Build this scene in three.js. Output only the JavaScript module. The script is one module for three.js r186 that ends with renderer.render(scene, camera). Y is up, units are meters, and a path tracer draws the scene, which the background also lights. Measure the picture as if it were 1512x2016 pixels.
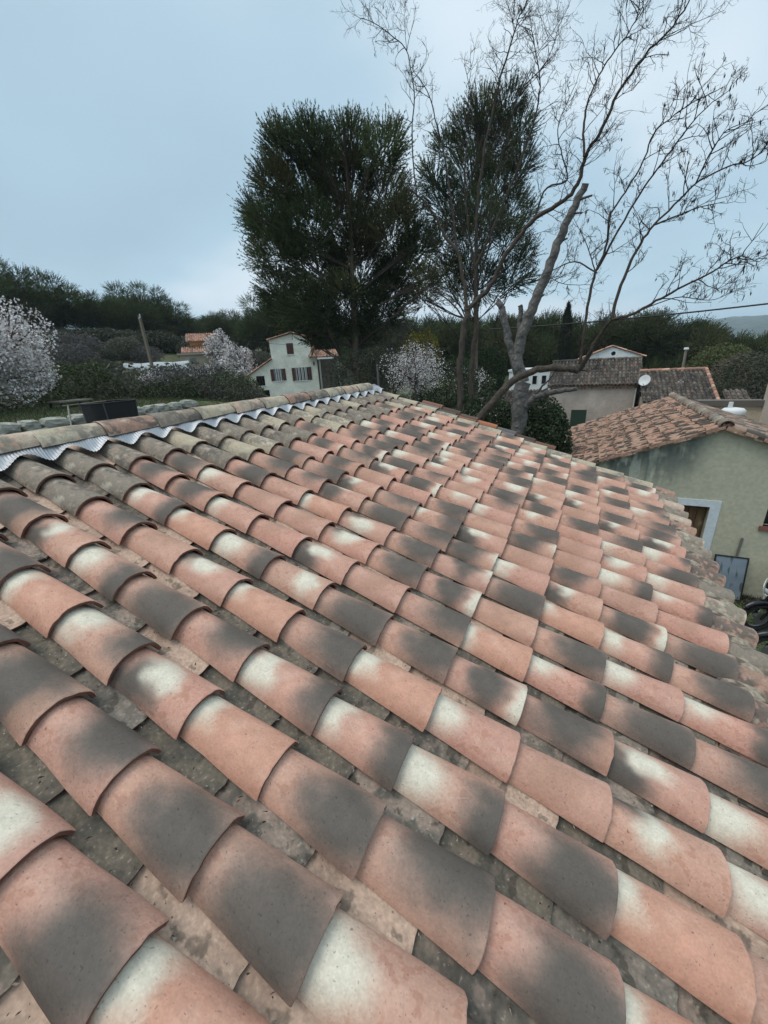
import * as THREE from 'three';
import { mergeGeometries } from 'three/addons/utils/BufferGeometryUtils.js';

// ---------------------------------------------------------------- camera, sky, sun, exposure
const scene = new THREE.Scene();
const camera = new THREE.PerspectiveCamera(104.37, 768 / 1024, 0.05, 9000);
camera.position.set(2.944, 0.639, 0.860);
camera.quaternion.setFromRotationMatrix(new THREE.Matrix4().makeBasis(
  new THREE.Vector3(0.8990, -0.0516, -0.4348), new THREE.Vector3(-0.1103, 0.9343, -0.3389), new THREE.Vector3(0.4238, 0.3526, 0.8343)));
const EXPOSURE = 1.2;
const sun = new THREE.DirectionalLight(new THREE.Color(1.0, 0.93, 0.85), 1.5);
sun.position.set(-14, 40, 12);
sun.castShadow = true; sun.shadow.radius = 70; sun.shadow.mapSize.set(2048, 2048);
Object.assign(sun.shadow.camera, { left: -60, right: 30, top: 40, bottom: -40, near: 1, far: 140 });
scene.add(sun); scene.add(sun.target);

// ---------------------------------------------------------------- noise and random numbers
function rng(seed) { let a = seed >>> 0; return () => { a = (a + 0x6D2B79F5) | 0; let t = Math.imul(a ^ (a >>> 15), 1 | a); t = (t + Math.imul(t ^ (t >>> 7), 61 | t)) ^ t; return ((t ^ (t >>> 14)) >>> 0) / 4294967296; }; }
function hash(x, y, s) { let h = Math.imul(x, 374761393) ^ Math.imul(y, 668265263) ^ Math.imul(s, 2147483647 ^ 0x5bd1e995); h = Math.imul(h ^ (h >>> 13), 1274126177); h ^= h >>> 16; return (h >>> 0) / 4294967296; }
function vn(x, y, s = 1, p = 0) {
  let xi = Math.floor(x), yi = Math.floor(y); const fx = x - xi, fy = y - yi;
  const u = fx * fx * (3 - 2 * fx), v = fy * fy * (3 - 2 * fy);
  let x1 = xi + 1, y1 = yi + 1;
  if (p) { xi = ((xi % p) + p) % p; x1 = ((x1 % p) + p) % p; yi = ((yi % p) + p) % p; y1 = ((y1 % p) + p) % p; }
  const a = hash(xi, yi, s), b = hash(x1, yi, s), c = hash(xi, y1, s), d = hash(x1, y1, s);
  return a + (b - a) * u + (c - a) * v + (a - b - c + d) * u * v;
}
function fbm(x, y, s = 1, o = 4, p = 0) { let t = 0, k = 0.5, n = 0; for (let i = 0; i < o; i++) { t += k * vn(x, y, s + i * 17, p); n += k; x *= 2; y *= 2; p *= 2; k *= 0.5; } return t / n; }
const clamp = (x, a = 0, b = 1) => Math.min(b, Math.max(a, x));
const sst = (a, b, x) => { const t = clamp((x - a) / (b - a)); return t * t * (3 - 2 * t); };
const lerp = (a, b, t) => a + (b - a) * t;
const mix3 = (a, b, t) => [lerp(a[0], b[0], t), lerp(a[1], b[1], t), lerp(a[2], b[2], t)];
const lin = c => c.map(v => { v /= 255; return v <= 0.04045 ? v / 12.92 : ((v + 0.055) / 1.055) ** 2.4; });
const V = (x, y, z) => new THREE.Vector3(x, y, z);

// ---------------------------------------------------------------- sky: an even overcast, a little brighter towards the zenith
{
  const W = 1024, H = 512, d = new Float32Array(W * H * 4);
  const lo = lin([186, 214, 229]), mid = lin([170, 197, 215]), hi = lin([192, 206, 216]), pale = lin([204, 218, 228]);
  for (let j = 0; j < H; j++) {
    const el = (j + 0.5) / H * Math.PI - Math.PI / 2, e = Math.sin(el);
    for (let i = 0; i < W; i++) {
      const az = (i + 0.5) / W * 2 * Math.PI - Math.PI;
      // cloud sheet seen from below: noise on a flat layer, so that it closes up towards the horizon
      const k = 1 / (Math.max(e, 0) + 0.22), px = Math.cos(az) * Math.cos(el) * k, py = Math.sin(az) * Math.cos(el) * k;
      const n = fbm(px * 0.9 + 7.3, py * 0.9 + 3.1, 5, 5);
      let c = mix3(lo, mid, sst(0.0, 0.3, e)); c = mix3(c, hi, sst(0.35, 1.0, e));
      c = mix3(c, pale, sst(0.44, 0.68, n));
      const b = (1 + 0.34 * sst(0.45, 1.0, e)) * (1 + (n - 0.5) * 0.42);
      const q = (j * W + i) * 4;
      for (let m = 0; m < 3; m++) d[q + m] = e >= -0.02 ? c[m] * b : lo[m] * 0.4;
      d[q + 3] = 1;
    }
  }
  const t = new THREE.DataTexture(d, W, H, THREE.RGBAFormat, THREE.FloatType);
  t.mapping = THREE.EquirectangularReflectionMapping; t.magFilter = THREE.LinearFilter; t.minFilter = THREE.LinearFilter; t.wrapS = THREE.RepeatWrapping; t.needsUpdate = true;
  scene.background = t; scene.environment = t;
}
scene.fog = new THREE.FogExp2(new THREE.Color(0.62, 0.76, 0.86), 0.00028);

// ---------------------------------------------------------------- helpers
const names = new Map();
function numbered(n) { const k = names.get(n) || 0; names.set(n, k + 1); return k ? n + '_' + String(k).padStart(3, '0') : n; }
function shade(o) { o.castShadow = true; o.receiveShadow = true; return o; }
function thing(name, label, category, base = [0, 0, 0], group) {
  const o = new THREE.Group(); o.name = numbered(name); o.position.set(...base); o.userData = { label, category };
  if (group) o.userData.group = group;
  scene.add(o); return o;
}
function part(name, geo, mat, parent, stuff) {                 // geometry given in the parent's own axes
  const m = shade(new THREE.Mesh(geo, mat)); m.name = name; if (stuff) m.userData.kind = 'stuff'; parent.add(m); return m;
}
function wpart(name, geo, mat, parent, stuff) {                // geometry given in world metres, parent unturned
  const m = part(name, geo, mat, parent, stuff); m.position.copy(parent.position).negate();
  let g = parent.parent; while (g && g !== scene) { m.position.sub(g.position); g = g.parent; } return m;
}
function structure(name, geo, mat) { const m = shade(new THREE.Mesh(geo, mat)); m.name = name; m.userData = { kind: 'structure', label: name.replace(/_/g, ' ') }; scene.add(m); return m; }
function copyOf(src, label, group) {
  const r = src.clone(); r.name = numbered(src.name.replace(/_\d+$/, '')); r.userData = { ...src.userData, label: label || src.userData.label, group: group || src.userData.group };
  scene.add(r); return r;
}
function tex(W, H, f, srgb = true, rep) {                       // f(u, v) -> [r, g, b] 0..255 (v = 0 at the first row)
  const d = new Uint8Array(W * H * 4);
  for (let j = 0; j < H; j++) for (let i = 0; i < W; i++) { const c = f((i + 0.5) / W, (j + 0.5) / H), q = (j * W + i) * 4; d[q] = clamp(c[0], 0, 255); d[q + 1] = clamp(c[1], 0, 255); d[q + 2] = clamp(c[2], 0, 255); d[q + 3] = 255; }
  const t = new THREE.DataTexture(d, W, H); t.magFilter = THREE.LinearFilter; t.minFilter = THREE.LinearMipmapLinearFilter; t.generateMipmaps = true;
  t.wrapS = t.wrapT = THREE.RepeatWrapping; if (rep) t.repeat.set(...rep); if (srgb) t.colorSpace = THREE.SRGBColorSpace; t.needsUpdate = true; return t;
}
const std = o => new THREE.MeshStandardMaterial({ roughness: 0.9, metalness: 0, ...o });
const rgb = (r, g, b) => new THREE.Color().setRGB(...lin([r, g, b]));

class MB {                                                      // collects triangles with colours and normals
  constructor() { this.p = []; this.n = []; this.c = []; this.u = []; this.i = []; this.color = [1, 1, 1]; }
  v(x, y, z, nx, ny, nz, u = 0, w = 0) { this.p.push(x, y, z); this.n.push(nx, ny, nz); this.c.push(...this.color); this.u.push(u, w); return this.p.length / 3 - 1; }
  tri(a, b, c) {
    const n = V().subVectors(b, a).cross(V().subVectors(c, a)).normalize();
    const k = this.p.length / 3; for (const q of [a, b, c]) this.v(q.x, q.y, q.z, n.x, n.y, n.z, q.x, q.y); this.i.push(k, k + 1, k + 2);
  }
  quad(a, b, c, d) {
    const n = V().subVectors(b, a).cross(V().subVectors(d, a)).normalize(), k = this.p.length / 3;
    [[a, 0, 0], [b, 1, 0], [c, 1, 1], [d, 0, 1]].forEach(([q, u, w]) => this.v(q.x, q.y, q.z, n.x, n.y, n.z, u, w)); this.i.push(k, k + 1, k + 2, k, k + 2, k + 3);
  }
  box(x0, x1, y0, y1, z0, z1) {
    const P = (x, y, z) => V(x, y, z);
    const f = (a, b, c, d, uu) => { const n = V().subVectors(b, a).cross(V().subVectors(d, a)).normalize(), k = this.p.length / 3; for (const q of [a, b, c, d]) { const h = Math.abs(n.y) > 0.7 ? [q.x, q.z] : Math.abs(n.x) > 0.7 ? [q.z, q.y] : [q.x, q.y]; this.v(q.x, q.y, q.z, n.x, n.y, n.z, h[0], h[1]); } this.i.push(k, k + 1, k + 2, k, k + 2, k + 3); };
    f(P(x0, y0, z1), P(x1, y0, z1), P(x1, y1, z1), P(x0, y1, z1)); f(P(x1, y0, z0), P(x0, y0, z0), P(x0, y1, z0), P(x1, y1, z0));
    f(P(x1, y0, z1), P(x1, y0, z0), P(x1, y1, z0), P(x1, y1, z1)); f(P(x0, y0, z0), P(x0, y0, z1), P(x0, y1, z1), P(x0, y1, z0));
    f(P(x0, y1, z1), P(x1, y1, z1), P(x1, y1, z0), P(x0, y1, z0)); f(P(x0, y0, z0), P(x1, y0, z0), P(x1, y0, z1), P(x0, y0, z1)); return this;
  }
  tube(pts, r0, r1, sides = 6, cap = true, wob = 0, seed = 1) {  // a tapering branch or bar along pts
    const n = pts.length, R = typeof r0 === 'function' ? r0 : t => lerp(r0, r1, t); let pv = V(0.31, 0.2, 0.93), first = this.p.length / 3;
    for (let k = 0; k < n; k++) {
      const t = V().subVectors(pts[Math.min(k + 1, n - 1)], pts[Math.max(k - 1, 0)]).normalize();
      const a = pv.clone().addScaledVector(t, -pv.dot(t)).normalize(), b = V().crossVectors(t, a); pv = a;
      for (let s = 0; s <= sides; s++) {
        const w = (s % sides) / sides * 2 * Math.PI, ca = Math.cos(w), sa = Math.sin(w), r = R(k / (n - 1)) * (1 + wob * (hash(k, s % sides, seed) - 0.5));
        const nx = a.x * ca + b.x * sa, ny = a.y * ca + b.y * sa, nz = a.z * ca + b.z * sa;
        this.v(pts[k].x + nx * r, pts[k].y + ny * r, pts[k].z + nz * r, nx, ny, nz, s / sides, k * 0.3);
      }
      if (k) for (let s = 0; s < sides; s++) { const q = first + (k - 1) * (sides + 1) + s, w = q + sides + 1; this.i.push(q, q + 1, w, w, q + 1, w + 1); }
    }
    if (cap) for (const [k, sg] of [[n - 1, 1], [0, -1]]) {
      const t = V().subVectors(pts[k], pts[k + (sg > 0 ? -1 : 1)]).normalize(), c = this.v(pts[k].x, pts[k].y, pts[k].z, t.x, t.y, t.z), q = this.p.length / 3;
      for (let s = 0; s <= sides; s++) { const o = (first + k * (sides + 1) + s) * 3; this.v(this.p[o], this.p[o + 1], this.p[o + 2], t.x, t.y, t.z); if (s) sg > 0 ? this.i.push(c, q + s - 1, q + s) : this.i.push(c, q + s, q + s - 1); }
    }
    return this;
  }
  geo() {
    const g = new THREE.BufferGeometry();
    g.setAttribute('position', new THREE.Float32BufferAttribute(this.p, 3)); g.setAttribute('normal', new THREE.Float32BufferAttribute(this.n, 3));
    g.setAttribute('color', new THREE.Float32BufferAttribute(this.c, 3)); g.setAttribute('uv', new THREE.Float32BufferAttribute(this.u, 2)); g.setIndex(this.i); return g;
  }
}
const boxG = (...a) => new MB().box(...a).geo();
function polyPrism(pts, z0, z1) {                               // outline in x, y pulled from z0 to z1
  const s = new THREE.Shape(pts.map(p => new THREE.Vector2(...p))); const g = new THREE.ExtrudeGeometry(s, { depth: z1 - z0, bevelEnabled: false }); g.translate(0, 0, z0); return g;
}
function smooth(pts, n) { return new THREE.CatmullRomCurve3(pts, false, 'centripetal').getPoints(n); }

// ---------------------------------------------------------------- lie of the land
const PROFILE = [[-400, 24], [-200, 16], [-100, 9], [-66, 5.4], [-42, 1.4], [-34, -0.9], [-28, -2.2], [-22, -1.9], [-16, -0.95], [-12, -0.1], [-8.0, -0.16], [-7.6, -0.95], [-6.2, -1.0], [-3.9, -3.9], [1, -4.5], [4, -4.75], [14, -4.8], [40, -7], [100, -12], [600, -40]];
function land(x, z) {
  let y = PROFILE[PROFILE.length - 1][1];
  for (let i = 1; i < PROFILE.length; i++) if (x <= PROFILE[i][0]) { const [a, b] = PROFILE[i - 1], [c, d] = PROFILE[i]; y = lerp(b, d, clamp((x - a) / (c - a))); break; }
  const fall = -sst(-40, -140, z) * 9 - sst(-120, -700, z) * 38;
  y -= 1.5 * sst(-8, -15, z) * sst(-46, -36, x) * (1 - sst(-9, -5, x));
  return y + fall * sst(-75, -12, x) + (fbm(x * 0.13 + 50, z * 0.13 + 50, 9, 3) - 0.5) * 0.3;
}
const PL = Math.PI * 2;
{
  const xs = [], zs = [];
  for (let x = -600; x < -60; x += 20) xs.push(x); for (let x = -60; x < -10; x += 2) xs.push(x); for (let x = -10; x < 14; x += 0.35) xs.push(x); for (let x = 14; x < 60; x += 3) xs.push(x); for (let x = 60; x <= 900; x += 40) xs.push(x);
  for (let z = 60; z > 4; z -= 6) zs.push(z); for (let z = 4; z > -22; z -= 0.5) zs.push(z); for (let z = -22; z > -100; z -= 3) zs.push(z); for (let z = -100; z >= -1600; z -= 40) zs.push(z);
  const p = [], uv = [], ix = [];
  for (const z of zs) for (const x of xs) { p.push(x, land(x, z), z); uv.push(x / 4, z / 4); }
  for (let j = 0; j + 1 < zs.length; j++) for (let i = 0; i + 1 < xs.length; i++) { const a = j * xs.length + i, b = a + 1, c = a + xs.length, d = c + 1; ix.push(a, b, d, a, d, c); }
  const g = new THREE.BufferGeometry(); g.setAttribute('position', new THREE.Float32BufferAttribute(p, 3)); g.setAttribute('uv', new THREE.Float32BufferAttribute(uv, 2)); g.setIndex(ix); g.computeVertexNormals();
  const soil = tex(512, 512, (u, v) => {
    const n = fbm(u * 8, v * 8, 3, 5, 8), m = fbm(u * 40, v * 40, 8, 3, 40), gr = sst(0.42, 0.6, n + (m - 0.5) * 0.3);
    const c = mix3([74, 66, 54], [72, 86, 50], gr), k = 0.7 + 0.6 * m; return c.map(x => x * k);
  });
  const bump = tex(256, 256, (u, v) => { const n = fbm(u * 32, v * 32, 12, 4, 32) * 255; return [n, n, n]; }, false);
  structure('ground', g, std({ map: soil, bumpMap: bump, bumpScale: 0.05, roughness: 1 }));
}

// ---------------------------------------------------------------- fired clay: slip-sprayed new tiles, weathered old ones
// Every new tile has its own sprayed pattern (dark manganese slip, cream slip, bare pink clay); blobs are [slip, across, along, half width, half length].
const CLAY = { pink: [191, 143, 126], pink2: [180, 142, 126], orange: [196, 137, 113], dark: [84, 79, 73], cream: [206, 201, 183], tan: [160, 124, 104] };
const SLIPS = {
  P: [['tan', 0.45, 0.45, 0.35, 0.3]],
  C: [['cream', 0.5, 0.0, 0.48, 0.33]],
  D: [['dark', 0.66, 0.74, 0.72, 0.58]],
  K: [['dark', 0.5, 0.45, 0.75, 0.5], ['tan', 0.3, 0.95, 0.4, 0.16]],
  E: [['cream', 0.5, 0.02, 0.46, 0.3], ['dark', 0.7, 0.93, 0.6, 0.36]],
  G: [['dark', 0.75, 0.18, 0.42, 0.32], ['cream', 0.36, 0.36, 0.26, 0.26]],
  W: [['cream', 0.5, 0.55, 0.38, 0.24]],
  H: [['dark', 0.5, 0.5, 0.7, 0.36], ['cream', 0.6, 1.0, 0.5, 0.16]],
};
function slipTexture(code, seed) {
  const R = rng(seed * 7919 + code.charCodeAt(0)), tone = R(), warm = R();
  const base = mix3(mix3(mix3(CLAY.pink, CLAY.pink2, tone), [184, 152, 130], 0.55 * R()), CLAY.orange, code === 'C' && seed % 4 === 1 ? 0.4 : 0.12 * warm);
  const blobs = SLIPS[code].map(b => [CLAY[b[0]], b[1] + (R() - 0.5) * 0.22, b[2] + (R() - 0.5) * 0.2, b[3] * (0.8 + 0.5 * R()), b[4] * (0.75 + 0.5 * R()), b[0]]);
  const scr = []; for (let k = 0; k < 2; k++) if (R() < 0.3) scr.push([R(), 0.3 + R() * 0.6, R() * PL, 0.03 + 0.08 * R()]);
  return tex(160, 256, (u, v) => {
    const e = (v - 0.256) / 0.744;                               // 0..1 over the part that shows
    const wu = u + (fbm(u * 3.1, v * 4.3, seed + 11, 3) - 0.5) * 0.34, we = e + (fbm(u * 3.3, v * 4.1, seed + 29, 3) - 0.5) * 0.3;
    let c = base;
    const mott = fbm(u * 14, v * 22, seed + 3, 4);
    c = mix3(c, [146, 102, 84], sst(0.53, 0.68, mott) * 0.42 * sst(0.35, 0.6, fbm(u * 2, v * 3, seed + 41, 2)));
    c = mix3(c, [205, 170, 152], sst(0.5, 0.75, fbm(u * 4, v * 5, seed + 8, 3)) * 0.35);
    for (const [col, cu, cv, ru, rv, kind] of blobs) {
      const r = Math.hypot((wu - cu) / ru, (we - cv) / rv), grain = (fbm(u * 40, v * 64, seed + 5, 2) - 0.5) * 0.1;
      c = mix3(c, col, (1 - sst(0.3, 1.28, r + grain)) * (kind === 'tan' ? 0.6 : 0.95));
    }
    let k = 1 + (fbm(u * 60, v * 96, seed + 77, 2) - 0.5) * 0.12 + (mott - 0.5) * 0.12;
    if (fbm(u * 70, v * 110, seed + 91, 1) > 0.93) k *= 0.72;     // specks of soot and grit
    for (const [a, b, th, l] of scr) { const x = (u - a) * Math.cos(th) + (v - b) * Math.sin(th), y = -(u - a) * Math.sin(th) + (v - b) * Math.cos(th); if (Math.abs(x) < l && Math.abs(y + 0.3 * x * x) < 0.003) { c = mix3(c, [190, 184, 174], 0.45); } }
    return c.map(x => x * k);
  });
}
function oldTexture(seed, kind = 0) {                            // lichen-grown, weathered clay
  const R = rng(seed * 31 + 5), cols = [[[170, 160, 138], [134, 127, 114], [184, 162, 140]], [[128, 119, 107], [98, 92, 84], [152, 134, 118]], [[178, 160, 142], [134, 126, 112], [196, 158, 138]], [[150, 122, 106], [104, 92, 84], [176, 136, 118]]][kind];
  const ox = R() * 50;
  return tex(128, 192, (u, v) => {
    const a = fbm(u * 3 + ox, v * 4.5, seed, 4), b = fbm(u * 9 + ox, v * 14, seed + 7, 4), d = fbm(u * 28, v * 44, seed + 9, 3);
    let c = mix3(cols[0], cols[1], sst(0.38, 0.62, a)); c = mix3(c, cols[2], sst(0.52, 0.7, b) * 0.7);
    c = mix3(c, [78, 74, 66], sst(0.64, 0.8, d) * 0.35); c = mix3(c, [202, 195, 178], sst(0.6, 0.8, fbm(u * 6, v * 9, seed + 15, 4)) * 0.45);
    const k = 1 + (d - 0.5) * 0.28; return c.map(x => x * k);
  });
}
function gutterTexture(seed) {                                   // old channel tiles: grey crust, moss specks, flaked pink clay
  const R = rng(seed * 131 + 3), t = seed % 5, ox = R() * 40;
  const base = [[96, 93, 86], [116, 108, 97], [184, 160, 142], [100, 96, 88], [84, 81, 73]][t], alt = [[124, 118, 108], [88, 84, 77], [164, 142, 126], [146, 132, 120], [108, 101, 89]][t];
  return tex(96, 256, (u, v) => {
    const a = fbm(u * 2 + ox, v * 5, seed, 4), b = fbm(u * 3.5 + ox, v * 9, seed + 3, 4), d = fbm(u * 22, v * 60, seed + 6, 3);
    let c = mix3(base, alt, sst(0.4, 0.62, a)); c = mix3(c, [186, 158, 144], sst(0.54, 0.7, b) * (t === 1 || t === 3 ? 0.38 : 0.15));
    c = mix3(c, [62, 58, 50], sst(0.62, 0.74, fbm(u * 5 + ox, v * 12, seed + 21, 4)) * (t === 2 ? 0.4 : 0.6)); c = mix3(c, [176, 170, 158], sst(0.74, 0.84, d) * 0.4);
    const k = 1 + (d - 0.5) * 0.3; return c.map(x => x * k);
  });
}
const clayBump = tex(256, 256, (u, v) => { const n = (fbm(u * 24, v * 24, 44, 4, 24) * 0.7 + fbm(u * 90, v * 90, 45, 2, 90) * 0.3) * 255; return [n, n, n]; }, false);
const crustBump = tex(256, 256, (u, v) => { const n = (fbm(u * 10, v * 10, 54, 5, 10)) * 255; return [n, n, n]; }, false);
const slipMats = {}; for (const code of Object.keys(SLIPS)) slipMats[code] = [0, 1, 2, 3].map(k => std({ map: slipTexture(code, k + 1), bumpMap: clayBump, bumpScale: 0.0012, roughness: 0.78 }));
const oldMats = [0, 1, 2, 3].map(kind => [0, 1].map(k => std({ map: oldTexture(kind * 5 + k + 2, kind), bumpMap: crustBump, bumpScale: 0.0025, roughness: 0.92 })));
const gutterMats = [0, 1, 2, 3, 4, 5, 6, 7, 8, 9].map(k => std({ map: gutterTexture(k), bumpMap: crustBump, bumpScale: 0.007, roughness: 0.95 }));
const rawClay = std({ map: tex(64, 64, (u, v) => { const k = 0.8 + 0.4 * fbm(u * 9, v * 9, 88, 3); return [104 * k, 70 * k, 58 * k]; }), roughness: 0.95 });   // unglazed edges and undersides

// half-round tile, its lower end at x = 0 and its upper end at x = -L; up = 1 a cover, up = -1 a channel
function tileGeo({ L = 0.5, w1 = 0.236, w0 = 0.172, th = 0.015, half = 76, nA = 12, nL = 3, up = 1, seed = 1, flip = false, wob = 0.0032 }) {
  const H = half * Math.PI / 180, pos = [], uv = [], ix = [];
  const ring = (x, t, inset) => {
    const w = lerp(w0, w1, t), r = w / 2 / Math.sin(H), base = r * Math.cos(H), out = [];
    for (let k = 0; k <= nA; k++) {
      const f = -H + 2 * H * k / nA, rr = r - inset + (vn(t * 4 + 3, k * 0.6, seed) - 0.5) * wob * 2;
      out.push([x + (vn(k * 0.8, 9, seed + 2) - 0.5) * wob * 1.5 * (t > 0.9 ? 1 : 0), up * (rr * Math.cos(f) - base), rr * Math.sin(f) * up, flip ? 1 - k / nA : k / nA, t]);
    }
    return out;
  };
  const strip = (A, B, rev) => {
    const k0 = pos.length / 3; for (const q of [...A, ...B]) { pos.push(q[0], q[1], q[2]); uv.push(q[3], q[4]); }
    const n = A.length; for (let k = 0; k + 1 < n; k++) { const a = k0 + k, b = a + 1, c = a + n, d = c + 1; rev ? ix.push(a, c, b, b, c, d) : ix.push(a, b, c, b, d, c); }
  };
  const grid = (rows, rev) => {
    const k0 = pos.length / 3, n = rows[0].length; for (const r of rows) for (const q of r) { pos.push(q[0], q[1], q[2]); uv.push(q[3], q[4]); }
    for (let j = 0; j + 1 < rows.length; j++) for (let k = 0; k + 1 < n; k++) { const a = k0 + j * n + k, b = a + 1, c = a + n, d = c + 1; rev ? ix.push(a, c, b, b, c, d) : ix.push(a, b, c, b, d, c); }
  };
  const outR = [], inR = [];
  for (let j = 0; j <= nL; j++) { const t = j / nL * 0.992; outR.push(ring(-L + L * t, t, 0)); inR.push(ring(-L + L * j / nL, j / nL, th)); }
  outR.push(ring(0, 1, 0.0028));
  const first = up > 0 ? outR : inR, second = up > 0 ? inR : outR; grid(first, up < 0); const nOut = ix.length; grid(second, up > 0);
  const oE = outR[outR.length - 1], iE = inR[inR.length - 1];
  strip(oE, iE, false); strip(outR[0], inR[0], true);
  for (const e of [0, nA]) strip(outR.slice(0, nL + 1).map(r => r[e]), inR.map(r => r[e]), e === 0);
  const g = new THREE.BufferGeometry(); g.setAttribute('position', new THREE.Float32BufferAttribute(pos, 3)); g.setAttribute('uv', new THREE.Float32BufferAttribute(uv, 2)); g.setIndex(ix); g.computeVertexNormals(); g.addGroup(0, nOut, 0); g.addGroup(nOut, ix.length - nOut, 1); return g;
}

// ---------------------------------------------------------------- the roof underfoot
const PITCH = 18 * Math.PI / 180, SU = 0.28, SV = 0.3724, CP = Math.cos(PITCH), SP = Math.sin(PITCH);
const onRoof = (s, n, z) => V(s * CP + n * SP, -s * SP + n * CP, z);
const rv3 = R => V(R() * 2 - 1, (R() * 2 - 1) * 0.3, R() * 2 - 1);
const house = thing('house', 'low house under a roof of mottled pink, grey and cream barrel tiles', 'house', [0, -4.75, -1.5]);
{
  const R = rng(77);
  // walls and deck
  const render = tex(256, 256, (u, v) => { const n = fbm(u * 16, v * 16, 61, 4, 16), k = 0.85 + 0.3 * n; return [190 * k, 176 * k, 150 * k]; });
  const wm = std({ map: render, roughness: 0.95 });
  wpart('wall', boxG(-3.3, 3.75, -4.9, -1.32, -5.72, 3.2), wm, house);
  wpart('gable_wall', polyPrism([[-3.3, -1.32], [3.75, -1.32], [3.75, -1.31], [-0.5, 0.02], [-3.3, -0.98]], -5.72, -5.5), wm, house);
  const deckM = std({ color: rgb(86, 80, 72) });
  const deck = part('roof_deck', boxG(-0.52, 11.45 * SV, -0.105, -0.068, -5.92, 3.2), deckM, house); deck.position.set(0, 4.75, 1.5); deck.rotation.z = -PITCH;

  const cov = [0, 1, 2, 3].map(k => tileGeo({ seed: k + 3, flip: k % 2 === 1, nA: 14, nL: 4 }));
  const chan = [0, 1, 2].map(k => tileGeo({ seed: k + 13, up: -1, w1: 0.165, w0: 0.195, half: 64, nA: 8, nL: 3, th: 0.012, wob: 0.005, flip: k === 1 }));
  const eaveCov = [0, 1].map(k => tileGeo({ seed: k + 23, wob: 0.007, nA: 12, nL: 3, w1: 0.24, w0: 0.2, th: 0.017 }));
  // patterns read off the photograph, column by column from course 0 at the ridge; '.' picks one at random
  const PAT = { '-4': 'OO.C.DCDWDPCO', '-3': 'OODCKWDCDPGDO', '-2': 'OOCEKDDDCGDPO', '-1': 'OODCEGCDDDCEO', 0: 'OKGEDDEEEDCDO', 1: 'OODPGCDCCPGCO', 2: 'OOECEWDDHKGCO', 3: 'OKKCPGPDCEDDO', 4: 'OKCPPGDHPDCEO', 5: 'OODPCGDHDCEDO' };
  const pool = 'CCCCDDDDDDDEEEGGGPPPWHHHKK';
  const put = (geo, mat, name, s, n, z, jit = 1, tilt = 0.042) => {
    const m = part(name, geo, [mat, rawClay], house); const p = onRoof(s, n, z); m.position.set(p.x, p.y + 4.75, p.z + 1.5);
    m.rotation.set((R() - 0.5) * 0.05 * jit, (R() - 0.5) * 0.028 * jit, -PITCH + tilt + (R() - 0.5) * 0.014 * jit); const q = 0.975 + 0.05 * R(); m.scale.set(1, q, q); return m;
  };
  const far = { cov: [], chan: [] };
  const mm = new THREE.Matrix4();
  let nCov = 0, nChan = 0;
  for (let c = 20; c >= -9; c--) {
    for (let k = 0; k <= 11; k++) {
      const seen = !(c < -1 && k < 3) && !(c < -4 && k < 9) && c > -7 && !(c < 3 && k > 13);
      let code = (PAT[c] || '')[k] || '.';
      if (code === '.') { code = k < 1 ? 'O' : k < 2 ? (R() < 0.75 ? 'O' : 'K') : k < 3 && R() < 0.35 ? 'K' : pool[Math.floor(R() * pool.length)]; }
      if (c === 20) code = R() < 0.75 ? 'O' : 'H';
      const mat = code === 'O' ? oldMats[c === 20 || R() < 0.22 ? 0 : 1][R() < 0.5 ? 0 : 1] : slipMats[code][Math.floor(R() * 4)];
      const last = k === 11, s = (k + (last ? 0.12 : 0)) * SV + (R() - 0.5) * 0.034, z = -(c * SU) - 0.118 + (R() - 0.5) * 0.009, n = (R() - 0.5) * 0.004;
      const geo = cov[Math.floor(R() * 4)];
      if (seen && nCov < 300) { put(geo, mat, 'cover_tile', s, n, z); nCov++; }
      else { const g = geo.clone(); g.clearGroups(); const p = onRoof(s, n, z); mm.makeRotationZ(-PITCH + 0.034).setPosition(p); g.applyMatrix4(mm); far.cov.push(g); }
    }
    // bottom course of old tiles bedded in mortar
    { const s = 11.9 * SV + (R() - 0.5) * 0.03, z = -(c * SU) - 0.118 + (R() - 0.5) * 0.02; if (c > -3) { const m = put(eaveCov[c & 1], oldMats[R() < 0.5 ? 3 : R() < 0.65 ? 1 : 2][R() < 0.5 ? 0 : 1], 'eave_tile', s, -0.012, z, 1.6); m.scale.setScalar(0.98); } }
    const off = 0.9 + R() * 0.22;
    for (let k = -1; k <= 11; k++) {
      const s = (k - 0.5 + off) * SV + (R() - 0.5) * 0.03, z = -(c * SU) - 0.258 + (R() - 0.5) * 0.01, n = 0.012, geo = chan[Math.floor(R() * 3)], mat = gutterMats[Math.floor(R() * 10)];
      const seen = !(c < -2 && k < 3) && c > -6 && !(c < -3 && k < 6) && c < 20;
      if (c === 20) continue;
      if (seen && nChan < 300) { const m = put(geo, mat, 'channel_tile', s, n, z, 0.7, 0.034); nChan++; }
      else { const g = geo.clone(); g.clearGroups(); mm.makeRotationZ(-PITCH + 0.034).setPosition(onRoof(s, n, z)); g.applyMatrix4(mm); far.chan.push(g); }
    }
  }
  if (far.cov.length) wpart('cover_tile_field', mergeGeometries(far.cov), slipMats.D[0], house, true);
  if (far.chan.length) wpart('channel_tile_field', mergeGeometries(far.chan), gutterMats[1], house, true);

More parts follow.
